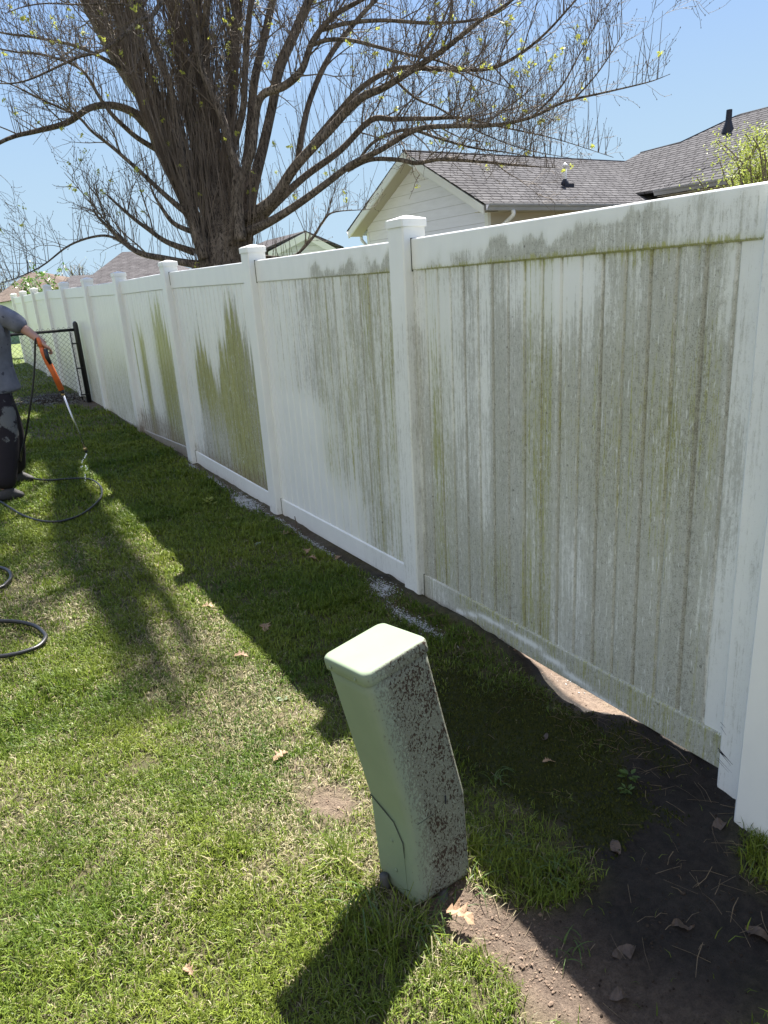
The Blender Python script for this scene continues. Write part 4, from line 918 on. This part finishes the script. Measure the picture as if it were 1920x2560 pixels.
# ---------------------------------------------------------------- grass
def grass():
    def field(n_try, xr, yr, dens, hmul, seed):
        g = np.random.default_rng(seed); x = g.uniform(xr[0], xr[1], n_try); y = g.uniform(yr[0], yr[1], n_try); return x, y, g
    X = []; Y = []; g = np.random.default_rng(5)
    def inview(x, y, m=900):
        d = np.stack([x-CAM[0], y-CAM[1], np.full_like(x, .1)-CAM[2]], -1); z = d@_f; u = 960+FPX*(d@_r)/z; v = 1280-FPX*(d@_u)/z
        return (z > .3) & (u > -m) & (u < 1920+m) & (v < 2560+m*1.2), z
    for (x0, x1, y0, y1, den) in ((-2.6, .0, -1.1, 1.2, 50000), (-2.7, .0, 1.2, 2.6, 34000), (-4.6, -2.6, -1.1, 2.6, 16000), (-5.2, -3.0, 2.6, 4.5, 8000), (-6, -3.2, 4.5, 7.5, 4500), (-3.0, -.02, 2.6, 4.5, 18000), (-3.2, -.05, 4.5, 7.5, 9000), (-7, -.05, 7.5, 13, 2300), (-9, -.05, 13, 22, 700)):
        n = int((x1-x0)*(y1-y0)*den); x = g.uniform(x0, x1, n); y = g.uniform(y0, y1, n); ok, z = inview(x, y); X.append(x[ok]); Y.append(y[ok])
    x = np.concatenate(X); y = np.concatenate(Y)
    # clump: pull towards tuft centres
    cx = (vnoise(x, y, 14, 51)-.5)*.05; cy = (vnoise(x, y, 14, 55)-.5)*.05; x = x+cx; y = y+cy
    mud = mudmask(x, y); moss = mossmask(x, y); st = straw_mask(x, y)
    keep = g.random(len(x)) < np.clip(1-1.25*mud-.05, .004, 1)*np.clip(1-1.15*moss, .07, 1)*(1-.62*gauss(x, y, -.5, .5, .5, 1.1))*(1-.95*np.clip(foammask(x, y)*2, 0, 1))*(.4+.6*(fbm(x, y, 11, 61)))*1.25*(1-.42*st)
    keep &= ~((x > -.07) & (y < 10)); x, y, mud, moss, st = [q[keep] for q in (x, y, mud, moss, st)]
    n = len(x); z = height(x, y)-.003; dist = np.hypot(x-CAM[0], y-CAM[1])
    tall = fbm(x, y, 5, 71); lush = sst(.5, .75, fbm(x, y, 3.5, 75))*(1-st)
    L = (.015+.022*g.random(n)+.030*lush*g.random(n)+.010*tall)*(1-.5*moss)*np.where(y > 4, 1.25, 1)
    ped = gauss(x, y, -1.17, .14, .13, .12)+gauss(x, y, -1.23, .42, .05, .1)+gauss(x, y, -.9, .33, .06, .12); L = L*(1+1.6*np.clip(ped, 0, 1)*g.random(n))
    dry = (g.random(n) < np.clip(.08+.62*st+.1*mud, 0, .7)*np.where(x > -.9, .3, 1)*np.where((y > 4), .45, 1))
    lean = np.where(dry, g.uniform(.7, 1.45, n), g.uniform(.15, 1.15, n)*(1-.3*lush)); az = g.uniform(0, 2*PI, n)+.9*(fbm(x, y, 4, 81)-.5)*3
    W = (.0009+.0009*g.random(n))*(1+.3*lush)*np.clip(dist/2.2, 1, 3.2)
    dx, dy = np.cos(az), np.sin(az); px, py = -dy, dx
    tw = g.uniform(-.6, .6, n)
    V = np.zeros((n, 5, 3), np.float32); base = np.stack([x, y, z], -1)
    def pnt(t, lean_):
        a = lean_*t*1.25; r = L*t; return np.stack([x+dx*np.sin(a)*r, y+dy*np.sin(a)*r, z+np.cos(np.minimum(a, 1.5))*r+.0015], -1)
    side = np.stack([px, py, tw*.5], -1)*W[:, None]
    m = pnt(.55, lean); e = pnt(1., lean)
    V[:, 0] = base-side; V[:, 1] = base+side; V[:, 2] = m+side*.85; V[:, 3] = m-side*.85; V[:, 4] = e
    me = bpy.data.meshes.new('lawn_grass'); me.vertices.add(n*5); me.vertices.foreach_set('co', V.ravel())
    o5 = (np.arange(n)*5)[:, None]; loops = np.concatenate([o5+np.array([0, 1, 2, 3]), o5+np.array([3, 2, 4])], 1).astype(np.int32)
    me.loops.add(n*7); me.loops.foreach_set('vertex_index', loops.ravel())
    ls = (np.arange(n)*7)[:, None]+np.array([0, 4]); me.polygons.add(n*2); me.polygons.foreach_set('loop_start', ls.astype(np.int32).ravel())
    me.update(calc_edges=True)
    v = g.random(n); hue = fbm(x, y, 2.7, 91); k = np.clip(.35*v+.9*(hue-.2), 0, 1)[:, None]
    green = np.array([.06, .125, .013])*(1-k)+np.array([.235, .275, .04])*k
    green = green*(.6+.8*g.random(n))[:, None]
    straw = np.array([.36, .32, .18])*(.4+.8*g.random(n))[:, None]
    c = np.where(dry[:, None], straw, green); mo = moss[:, None]*.5; c = c*(1-mo)+np.array([.035, .05, .01])*mo
    C = np.ones((n, 5, 4), np.float32); C[:, :, :3] = c[:, None, :]; 
    a = me.attributes.new('col', 'FLOAT_COLOR', 'POINT'); a.data.foreach_set('color', C.ravel())
    mt = mat('grass_blade', (.1, .2, .03), .5, .35, attr='col', trans=.38)
    o = link('lawn_grass', me, mt); tag(o, 'short patchy lawn grass, green mixed with straw-coloured blades', 'grass', kind='stuff'); print('blades', n)
grass()

def moss():
    g = np.random.default_rng(3); n = 60000; x = g.uniform(-1.2, -.05, n); y = g.uniform(-.1, 1.9, n); k = g.random(n) < np.clip(mossmask(x, y)*1.6-.2, 0, 1); x, y = x[k], y[k]; n = len(x); z = height(x, y)
    r = g.uniform(.0025, .0055, n); an = g.uniform(0, 2*PI, n); V = np.zeros((n, 4, 3), np.float32)
    for i in range(3): V[:, i] = np.stack([x+np.cos(an+i*2.09)*r, y+np.sin(an+i*2.09)*r, z-.001], -1)
    V[:, 3] = np.stack([x+g.normal(0, .0015, n), y+g.normal(0, .0015, n), z+r*g.uniform(.8, 2.2, n)], -1)
    me = bpy.data.meshes.new('moss'); me.vertices.add(n*4); me.vertices.foreach_set('co', V.ravel())
    f = np.array([[0, 1, 3], [1, 2, 3], [2, 0, 3]]); lp = ((np.arange(n)*4)[:, None, None]+f).astype(np.int32); me.loops.add(n*9); me.loops.foreach_set('vertex_index', lp.ravel())
    me.polygons.add(n*3); me.polygons.foreach_set('loop_start', np.arange(0, n*9, 3, dtype=np.int32)); me.update(calc_edges=True)
    C = np.ones((n, 4, 4), np.float32); c = np.array([.016, .022, .005])+g.random(n)[:, None]*np.array([.042, .042, .009]); C[:, :, :3] = c[:, None, :]; a = me.attributes.new('col', 'FLOAT_COLOR', 'POINT'); a.data.foreach_set('color', C.ravel())
    o = link('moss', me, mat('moss', (.05, .07, .01), .8, .1, attr='col')); tag(o, 'dark green moss covering the shaded ground by the fence', 'moss', kind='stuff')
moss()

def debris():
    mb = MB(); g = random.Random(4)
    spots = [(-.5, -.2, .5, .4, 70), (-.15, .3, .15, .3, 60), (-1.02, .1, .15, .2, 70), (-.4, .5, .4, .5, 24), (-.3, -.3, .3, .2, 30), (-1.1, .8, .15, .5, 40), (-.12, 1.6, .1, 1.6, 110)]
    for cx, cy, rx, ry, n in spots:
        for i in range(n):
            x, y = g.gauss(cx, rx*.6), g.gauss(cy, ry*.6); x = min(x, -.07); L = g.uniform(.02, .10); an = g.uniform(0, PI); z = float(height(x, y))+.003; bend = g.uniform(-.15, .15)
            p = [(x, y, z), (x+math.cos(an)*L*.5, y+math.sin(an)*L*.5, z+g.uniform(0, .008)), (x+math.cos(an+bend)*L, y+math.sin(an+bend)*L, z+g.uniform(-.002, .006))]
            mb.tube(p, g.uniform(.0004, .0010), 3, False)
    o = mb.build('straw_litter', M['straw'], None); tag(o, 'dry straw and stem litter scattered on the bare soil along the fence', 'litter', kind='stuff')
    for lit, sp_ in ((0, ((-.6, -.25, .45, .35, 520), (-.1, .3, .08, .3, 160), (-.45, 10.9, .7, .7, 700))), (1, ((-1.03, .08, .1, .15, 420), (-1.0, -.12, .09, .14, 260), (-1.1, .75, .08, .2, 160), (.25, .9, .25, .5, 260)))):  # soil crumbs in two colours, one for sunlit and one for shaded ground
      cl = MB()
      for cx, cy, rx, ry, n in sp_:
          for i in range(n):
              x, y = g.gauss(cx, rx*.55), g.gauss(cy, ry*.55); r = g.uniform(.0012, .0038)*(3.5 if cy > 5 else 1)*(1+1.2*(g.random() < .04)); cl.ball((x, y, float(height(x, y))+r*.1), r, 5, 3, (g.uniform(.6, 1.6), g.uniform(.5, 1.3), .7))
      o = cl.build('soil_crumbs', mat('soil_crumbs', (.17, .125, .095) if lit else (.04, .031, .025), .95, .1, var=.5, vscale=50)); tag(o, 'crumbs of bare soil on the worn patches, painted pale as in sunlight' if lit else 'crumbs of mulched bed and damp soil, painted dark as in shade', 'soil', kind='stuff')
debris()

def weeds():
    # longer arching blades in tufts beside the pedestal and in the mud
    tuft = [(-1.235, .30, 13, .15, 'long arching grass tuft drooping at the left foot of the utility pedestal'), (-1.13, .14, 26, .10, 'tall dark grass tuft in front of the utility pedestal'), (-.93, .42, 15, .08, 'shaded grass tuft right behind the utility pedestal'), (-.78, .08, 34, .075, 'spreading grass clump in the mud right of the utility pedestal'),
            (-.84, .22, 24, .065, 'small grass clump against the right side of the utility pedestal'), (-.28, -.28, 22, .07, 'grass clump at the foot of the thick white post'), (-.98, .15, 6, .075, 'single thin grass tuft on the bare lit soil'), (-.62, .47, 12, .06, 'pale-leaved weed tuft on the moss'), (-.90, -.12, 14, .05, 'low grass tuft in the mud on the shadow edge')]
    for x0, y0, n, h, lb in tuft:
        mb = MB(); sp = .035 if n < 20 else .06
        for i in range(n):
            x, y = random.gauss(x0, sp*.6), random.gauss(y0, sp*.6); z = float(height(x, y)); an = random.uniform(0, 2*PI); L = h*random.uniform(.6, 1.25); w = random.uniform(.0016, .0032) if h > .1 else random.uniform(.0012, .0022); rings = []
            if 'left foot' in lb: an = random.uniform(2.2, 4.6)
            le = random.uniform(.5, 1.3); prev = None; V = []
            for k in range(6):
                t_ = k/5; a_ = le*t_*1.5; r = L*t_; c = np.array([x+math.cos(an)*math.sin(a_)*r, y+math.sin(an)*math.sin(a_)*r, z+math.cos(a_)*r+.004]); s = np.array([-math.sin(an), math.cos(an), 0])*w*(1-t_**2*.95); V += [c-s, c+s+np.array([0, 0, w*.4])]
            mb.add(V, [(2*k, 2*k+1, 2*k+3, 2*k+2) for k in range(5)])
        o = mb.build('grass_tuft', WG, None); tag(o, lb, 'grass tuft')
    # broadleaf seedlings
    for (x0, y0, n, s, mt, lb) in ((-.36, 4.1, 26, .035, WY, 'yellow-green leafy seedling in the shaded lawn'), (-.27, .22, 12, .028, WG, 'small broad-leaved weed on the mud before the nearest panel'), (-.33, .18, 9, .022, WG, 'tiny weed rosette left of a broad-leaved weed on the mud'), (-1.0, 1.36, 9, .02, WS, 'silvery weed rosette on the shadow edge'), (-.40, 3.05, 10, .022, WS, 'silvery weed rosette in the shaded lawn')):
        mb = MB(); cz = float(height(x0, y0))
        for i in range(n):
            an = random.uniform(0, 2*PI); r = s*random.uniform(.6, 1.6)*(2.2 if n > 20 else 1); el = random.uniform(.1, .7); x, y = x0+math.cos(an)*r*.3, y0+math.sin(an)*r*.3; e = np.array([math.cos(an), math.sin(an), el]); e /= np.linalg.norm(e); b0 = np.array([x, y, cz+.012+random.uniform(0, .04 if n > 20 else .01)]); sd_ = np.cross(e, [0, 0, 1.])
            mb.add([b0, b0+e*s*.5+sd_*s*.28, b0+e*s*1.1-np.array([0, 0, .004]), b0+e*s*.5-sd_*s*.28], [(0, 1, 2), (0, 2, 3)])
        o = mb.build('weed', mt, None); tag(o, lb, 'weed')
WG = mat('weed_green', (.07, .12, .025), .5, trans=.3, var=.25, vscale=30); WY = mat('weed_yellow', (.26, .30, .05), .5, trans=.3); WS = mat('weed_silver', (.16, .20, .13), .8)
weeds()

def oak_leaf(x, y, s, rot, curl, label, up=.01):
    """lobed dead oak leaf"""
    half = [(0, 0), (.05, .12), (.20, .20), (.09, .30), (.32, .42), (.12, .52), (.34, .68), (.14, .74), (.20, .92), (.0, 1.05)]
    V = []; F = []; z0 = float(height(x, y))+up
    mid = [(0, v) for u, v in half]
    def tr(u, v):
        a = math.cos(rot); b = math.sin(rot); cz = curl*(u*u*3+.45*math.sin(v*3)+.25*math.sin(v*9+u*7)*abs(u)*2); return (x+(u*a-v*b)*s, y+(u*b+v*a)*s, z0+cz*s+.002)
    n = len(half)
    for u, v in half: V.append(tr(u, v))
    for u, v in mid: V.append(tr(u, v))
    for u, v in half: V.append(tr(-u, v*.97))
    for i in range(n-1): F += [(i, i+1, n+i+1, n+i), (n+i, n+i+1, 2*n+i+1, 2*n+i)]
    mb = MB(); mb.add(V, F); mb.tube([tr(0, 0), tr(0, -.25)], .0012, 4); o = mb.build('dead_leaf', M['dead_leaf'], None); tag(o, label, 'leaf', 'dead leaves on the ground')
oak_leaf(-1.10, .13, .085, 3.6, .5, 'large curled tan oak leaf lying at the foot of the utility pedestal', .025)
oak_leaf(-.12, 3.1, .10, 1.2, .3, 'brown dead leaf by the fence, farthest of the group near the second panel')
oak_leaf(-.15, 2.82, .085, 2.4, .3, 'brown dead leaf beside the fence, second farthest of the group near the second panel')
oak_leaf(-.20, 2.62, .07, .4, .3, 'greyish dead leaf on dark grass, left of the pair nearest the second post')
oak_leaf(-.11, 2.55, .065, 5.2, .35, 'small pale dead leaf against the fence base, near the second post')
oak_leaf(-1.13, 1.02, .07, 1.8, .35, 'tan crumpled leaf on the lit bare soil left of the utility pedestal')
oak_leaf(-.98, 1.78, .075, .9, .4, 'dark curled leaf on the shadow edge in the middle of the lawn')
oak_leaf(-.78, 2.05, .09, 2.7, .3, 'flat brown leaf in shadow just inside the shadow edge')
oak_leaf(-.42, .42, .035, 1.1, .4, 'tiny pinkish leaf on the green moss')



oak_leaf(-1.70, .35, .04, .3, .5, 'small yellow leaf in the sunlit grass near the bottom edge')
oak_leaf(-.99, 2.45, .085, 4.0, .3, 'pale flattened leaf across the lit side of the shadow edge')
def wet_leaf(x, y, L, rot, label):
    mb = MB(); V = []; z0 = float(height(x, y))+.006
    for k in range(9):
        t_ = k/8; w = L*.24*math.sin(PI*min(t_*1.02, 1))**.8+.0008; wob = .006*math.sin(t_*7+x*30); cx, cy = x+math.cos(rot)*L*(t_-.5), y+math.sin(rot)*L*(t_-.5)
        for s_ in (-1, 0, 1): V.append((cx-math.sin(rot)*w*s_, cy+math.cos(rot)*w*s_, z0+wob+abs(s_)*.006*math.sin(t_*5+s_)+.004*random.random()))
    mb.add(V, [(3*k+i_, 3*k+i_+1, 3*k+i_+4, 3*k+i_+3) for k in range(8) for i_ in (0, 1)])
    o = mb.build('dead_leaf', M['wet_leaf'], None); tag(o, label, 'leaf', 'dead leaves on the ground')
for q in ((-.80, -.20, .07, 2.9, 'long dark leaf lying in the mud at the bottom of the view'), (-.63, -.24, .055, 5.6, 'curled brown leaf in the middle of the bottom right mud'), (-.55, .04, .06, 1., 'dark oval leaf on mud, below the moss edge'), (-.24, -.08, .06, 3., 'dark wet leaf near the foot of the thick white post'), (-.5, -.36, .065, 5., 'wet brown leaf lying flat at the bottom right of the mud'), (-.9, -.27, .05, 2.5, 'small wet leaf next to the sunlit soil at the bottom edge'), (-.36, .52, .045, .4, 'brown oval leaf on the moss in front of the bright gap')):
    wet_leaf(*q)
def foam():
    mb = MB(); g = random.Random(2); n = 0
    for cx, cy, rx, ry, k in FOAM:
        for i in range(k*4):
            x, y = g.gauss(cx, rx*.5), g.gauss(cy, ry*.5)
            if -.02 < x < .03 and cx < 0: continue
            r = g.uniform(.0010, .0042); mb.ball((x, y, float(height(x, y))+.002), r, 5, 2, (1, g.uniform(.6, 2.2), .25))
    o = mb.build('soap_foam', M['foam'], None, True); tag(o, 'white soap foam and puddle residue along the fence base', 'foam', kind='stuff')
foam()
mb = MB(); p = on_z(745, 1338, .06); mb.tube([(p[0]+.0, p[1], .05), (p[0]+.002, p[1]+.01, .12), (p[0]-.004, p[1]+.012, .19)], [.004, .0035, .003], 5); o = mb.build('stick', M['stick'], None); tag(o, 'thin dark upright stick stuck in the soil against the second panel', 'stick')

# ---------------------------------------------------------------- person
GY = .125
def skin_mesh(name, verts, edges, radii, material, parent, sub=2):
    me = bpy.data.meshes.new(name); me.from_pydata([tuple(map(float, v)) for v in verts], edges, []); o = bpy.data.objects.new(name, me); col.objects.link(o)
    md = o.modifiers.new('s', 'SKIN'); me.skin_vertices[0].data[0].use_root = True
    for i, r in enumerate(radii): me.skin_vertices[0].data[i].radius = r if hasattr(r, '__len__') else (r, r)
    s = o.modifiers.new('u', 'SUBSURF'); s.levels = sub; s.render_levels = sub
    bpy.context.view_layer.update(); dg = bpy.context.evaluated_depsgraph_get(); m2 = bpy.data.meshes.new_from_object(o.evaluated_get(dg)); m2.name = name
    bpy.data.objects.remove(o); return link(name, m2, material, parent, True)
def person():
    root = empty('person', (-1.6, 5.55, GY)); tag(root, 'person in paint-stained grey shirt and dark trousers holding a pressure-washer wand', 'person')
    sh = on_y(6, 790, 5.42); el = on_y(60, 822, 5.36); wr = on_y(97, 849, 5.22); hd = on_y(108, 866, 5.19)
    pel = np.array([-1.585, 5.56, 1.05]); ch = np.array([-1.57, 5.54, 1.42]); nk = np.array([-1.56, 5.56, 1.66]); head = np.array([-1.52, 5.56, 1.83])
    fr = np.array([-1.66, 5.27, GY+.09]); kr = np.array([-1.55, 5.36, .60]); hr = pel+np.array([.0, -.10, -.06])
    fl_ = np.array([-1.52, 5.83, GY+.09]); kl = np.array([-1.47, 5.74, .60]); hl = pel+np.array([.0, .10, -.06])
    shl = np.array([-1.60, 5.78, 1.56]); ell = np.array([-1.72, 5.86, 1.30]); wrl = np.array([-1.60, 5.74, 1.10])
    V = [pel, ch, nk, head-np.array([0, 0, .04]), head+np.array([.005, 0, .07]), sh, el, wr, hd, shl, ell, wrl, wrl+np.array([.06, -.03, -.05]), hr, kr, fr, hl, kl, fl_]
    E = [(0, 1), (1, 2), (2, 3), (3, 4), (1, 5), (5, 6), (6, 7), (7, 8), (1, 9), (9, 10), (10, 11), (11, 12), (0, 13), (13, 14), (14, 15), (0, 16), (16, 17), (17, 18)]
    Rr = [.13, .12, .058, .085, .09, .055, .042, .028, .034, .055, .042, .03, .035, .09, .06, .04, .09, .06, .04]
    # five fingers closed round the grip
    f_ax = (on_y(120, 900, 5.17)-hd); f_ax /= np.linalg.norm(f_ax); side = np.array([.25, -.95, .1])
    for i in range(4):
        b0 = hd+np.array([.012, -.028+.018*i, -.008+.004*i]); p1 = b0+np.array([.032, 0, -.018]); p2 = p1+np.array([.008, .004, -.028-.002*i]); p3 = p2+np.array([-.02, .006, -.008])
        n = len(V); V += [b0, p1, p2, p3]; E += [(8, n), (n, n+1), (n+1, n+2), (n+2, n+3)]; Rr += [.0095, .0092, .0086, .0075]
    n = len(V); V += [hd+np.array([.004, -.035, .012]), hd+np.array([.028, -.048, -.01]), hd+np.array([.045, -.04, -.032])]; E += [(7, n), (n, n+1), (n+1, n+2)]; Rr += [.0125, .0105, .0085]
    body = skin_mesh('body', V, E, Rr, M['skin'], root)
    # facial features, ears and hair
    mb = MB(); mb.ball(head+np.array([.098, 0, .0]), .016, 6, 4, (1, .7, 1.3)); mb.build('nose', M['skin'], root, True)
    for sy in (-1, 1):
        mb = MB(); mb.ball(head+np.array([0, .092*sy, 0]), .022, 6, 4, (.7, .3, 1.2)); mb.build('ear', M['skin'], root, True)
        mb = MB(); mb.ball(head+np.array([.088, .033*sy, .022]), .009, 6, 4); mb.build('eye', M['shoe'], root, True)
    mb = MB(); mb.ball(head+np.array([.090, 0, -.042]), .018, 8, 4, (.4, 1.2, .3)); mb.build('mouth', M['skin'], root, True)
    mb = MB(); mb.ball(head+np.array([-.012, 0, .06]), .108, 12, 8, (1, .92, .85)); mb.build('hair', M['hair'], root, True)
    # shirt: body and sleeves
    hem = .935
    sv = [np.array([-1.545, 5.55, hem]), np.array([-1.55, 5.55, hem+.05]), np.array([-1.56, 5.55, 1.1]), np.array([-1.555, 5.55, 1.3]), np.array([-1.55, 5.55, 1.46]), np.array([-1.55, 5.555, 1.58]), nk+np.array([0, 0, -.03]),
          sh+np.array([0, 0, .0]), (sh+el)/2+np.array([0, 0, .012]), el*.88+wr*.12, shl, (shl+ell)/2, ell]
    se = [(0, 1), (1, 2), (2, 3), (3, 4), (4, 5), (5, 6), (4, 7), (7, 8), (8, 9), (4, 10), (10, 11), (11, 12)]
    sr = [(.215, .23), (.20, .22), (.185, .205), (.175, .20), (.165, .185), (.105, .135), .065, (.095, .095), (.09, .085), (.08, .075), .08, .075, .065]
    s = skin_mesh('shirt', sv, se, sr, None, root)
    m = M['shirt']; t = NT(m); b = t.N['Principled BSDF']; geo = t.N.new('ShaderNodeNewGeometry'); src = b.inputs['Base Color'].links[0].from_socket
    blot = t.m('GREATER_THAN', t.noise(geo.outputs['Position'], 21, 2, .4), .67); c = t.mix(t.m('MULTIPLY', blot, .75), src, (.03, .03, .045)); t.L.new(c, b.inputs['Base Color'])
    s.data.materials.append(m)
    # trousers
    tv = [pel+np.array([.02, 0, -.02]), hr+np.array([.04, 0, -.02]), kr, fr+np.array([.0, 0, .0]), hl+np.array([.04, 0, -.02]), kl, fl_+np.array([.0, 0, .0]), pel+np.array([.02, 0, .08])]
    tr_ = [.165, .135, .105, .098, .135, .105, .098, .16]
    q = skin_mesh('trousers', tv, [(0, 1), (1, 2), (2, 3), (0, 4), (4, 5), (5, 6), (0, 7)], tr_, None, root)
    m = mat('dark_trousers', (.028, .024, .028), .85, .2, bump=.6, bscale=14); t = NT(m); b = t.N['Principled BSDF']; geo = t.N.new('ShaderNodeNewGeometry'); P_ = geo.outputs['Position']
    msk = t.m('ADD', t.noise(P_, 9, 5, .65), 0); vd = t.N.new('ShaderNodeVectorMath'); vd.operation = 'DISTANCE'; t.L.new(P_, vd.inputs[0]); kc = on_y(42, 1052, 5.28); vd.inputs[1].default_value = tuple(kc)
    msk = t.m('SUBTRACT', msk, t.m('MULTIPLY', vd.outputs['Value'], 1.25)); t.L.new(t.mix(t.mapr(msk, .34, .40), (.022, .018, .022), (.14, .14, .14)), b.inputs['Base Color']); q.data.materials.append(m)
    for f in (fr, fl_):
        v = [f+np.array([-.06, 0, -.045]), f+np.array([.03, 0, -.035]), f+np.array([.10, -.005, -.05]), f+np.array([.145, -.01, -.06]), f+np.array([0, 0, .02])]
        skin_mesh('shoe', v, [(0, 1), (1, 2), (2, 3), (1, 4)], [(.045, .04), (.05, .045), (.045, .035), (.035, .025), .05], M['shoe'], root)
    # wand, held by the person: a thing of its own
    w = empty('spray_wand', tuple(hd)); tag(w, 'orange and black pressure-washer wand with a steel lance, held pointing at the grass', 'spray wand')
    wy = 5.165
    g0, g1, g2 = on_y(101, 845, wy), on_y(118, 893, wy), on_y(154, 975, wy)
    mb = MB(); mb.tube([on_y(103, 868, wy), on_y(108, 880, wy), on_y(120, 905, wy), on_y(134, 932, wy), g2], [.016, .022, .026, .022, .024], 10); mb.build('gun_body', M['orange'], w, True)
    mb = MB(); mb.tube([on_y(103, 868, wy), on_y(98, 852, wy+.01), on_y(94, 845, wy+.02)], [.017, .015, .013], 8); mb.build('grip', M['orange'], w, True)
    mb = MB(); mb.tube([on_y(113, 872, wy-.02), on_y(118, 893, wy-.022), on_y(127, 910, wy-.022)], [.016, .017, .013], 8); mb.build('trigger_housing', M['black_plastic'], w, True)
    mb = MB(); mb.tube([g2, on_y(157, 984, wy)], [.02, .014], 8); mb.build('collar', M['black_plastic'], w, True)
    mb = MB(); mb.tube([on_y(156, 983, wy), on_y(158, 988, wy)], .013, 8); mb.build('fitting', M['brass'], w, True); mb = MB(); mb.tube([on_y(211, 1119, wy), on_y(214, 1125, wy)], .015, 8); mb.build('fitting', M['brass'], w, True)
    mb = MB(); mb.tube([on_y(158, 987, wy), on_y(212, 1120, wy)], .0085, 8); mb.build('lance', M['steel'], w, True)
    mb = MB(); mb.tube([on_y(213, 1124, wy), on_y(216, 1131, wy)], .011, 8); mb.build('nozzle', M['black_plastic'], w, True)
    dr = MB()
    for px, py in ((216, 1136), (214, 1140), (212, 1144), (208, 1149), (206, 1153), (205, 1157), (206, 1166), (203, 1168), (215, 1167), (218, 1171), (217, 1174), (213, 1187), (213, 1192), (214, 1196), (213, 1201)):
        dr.ball(on_y(px, py, wy-.02+random.uniform(-.02, .02)), random.uniform(.004, .0075), 6, 4, (1, 1, 1.3))
    o = dr.build('water_drops', M['water'], None, True); tag(o, 'string of bright water drops falling from the wand nozzle', 'water', kind='stuff')
person()

# ---------------------------------------------------------------- hoses
def on_ground(px, py, lift=.0):
    z = .05
    for i in range(25): q = on_z(px, py, z+lift); z = float(base_h(q[0], q[1]))
    return (q[0], q[1], float(height(q[0], q[1]))+lift)
def hoses():
    r = .008; wy = 5.165
    t = [tuple(on_y(92, 846, wy+.02)), tuple(on_y(88, 855, wy+.03)), tuple(on_y(87, 900, wy+.05)), tuple(on_y(83, 960, wy+.08)), tuple(on_y(75, 1020, wy+.12)), tuple(on_y(64, 1090, 5.4)), tuple(on_y(53, 1140, 5.5))]
    g = [on_ground(*q, .034) for q in ((52, 1172), (66, 1188), (90, 1197), (125, 1199), (170, 1197), (215, 1197), (238, 1204), (253, 1220), (255, 1237), (246, 1252), (225, 1272), (195, 1290), (150, 1303), (105, 1302), (60, 1289), (28, 1272), (0, 1254), (-60, 1220), (-160, 1230))]
    p = smoothpath(t+g, 6); mb = MB(); mb.tube(p, r, 7); o = mb.build('pressure_hose', M['rubber_black'], None, True); tag(o, 'black hose hanging from the wand and looping over the grass by the shoes', 'hose')
    for pts, lb in ((((-160, 1400), (-60, 1408), (0, 1417), (22, 1427), (27, 1442), (15, 1458), (0, 1469), (-60, 1492), (-150, 1480)), 'upper black hose loop lying on the sunny grass at the left edge'),
                    (((-260, 1640), (-150, 1575), (-60, 1556), (0, 1552), (45, 1552), (85, 1560), (108, 1577), (113, 1592), (95, 1612), (60, 1626), (20, 1636), (-20, 1643), (-120, 1668), (-260, 1640)), 'lower ribbed black hose loop lying on the sunny grass at the left edge')):
        p = smoothpath([on_ground(*q, .03) for q in pts], 8); mb = MB(); n = len(p); mb.tube(p, [.0105]*n, 10); o = mb.build('garden_hose', M['rubber_black'], None, True); tag(o, lb, 'hose', 'hose loops on the grass')
hoses()
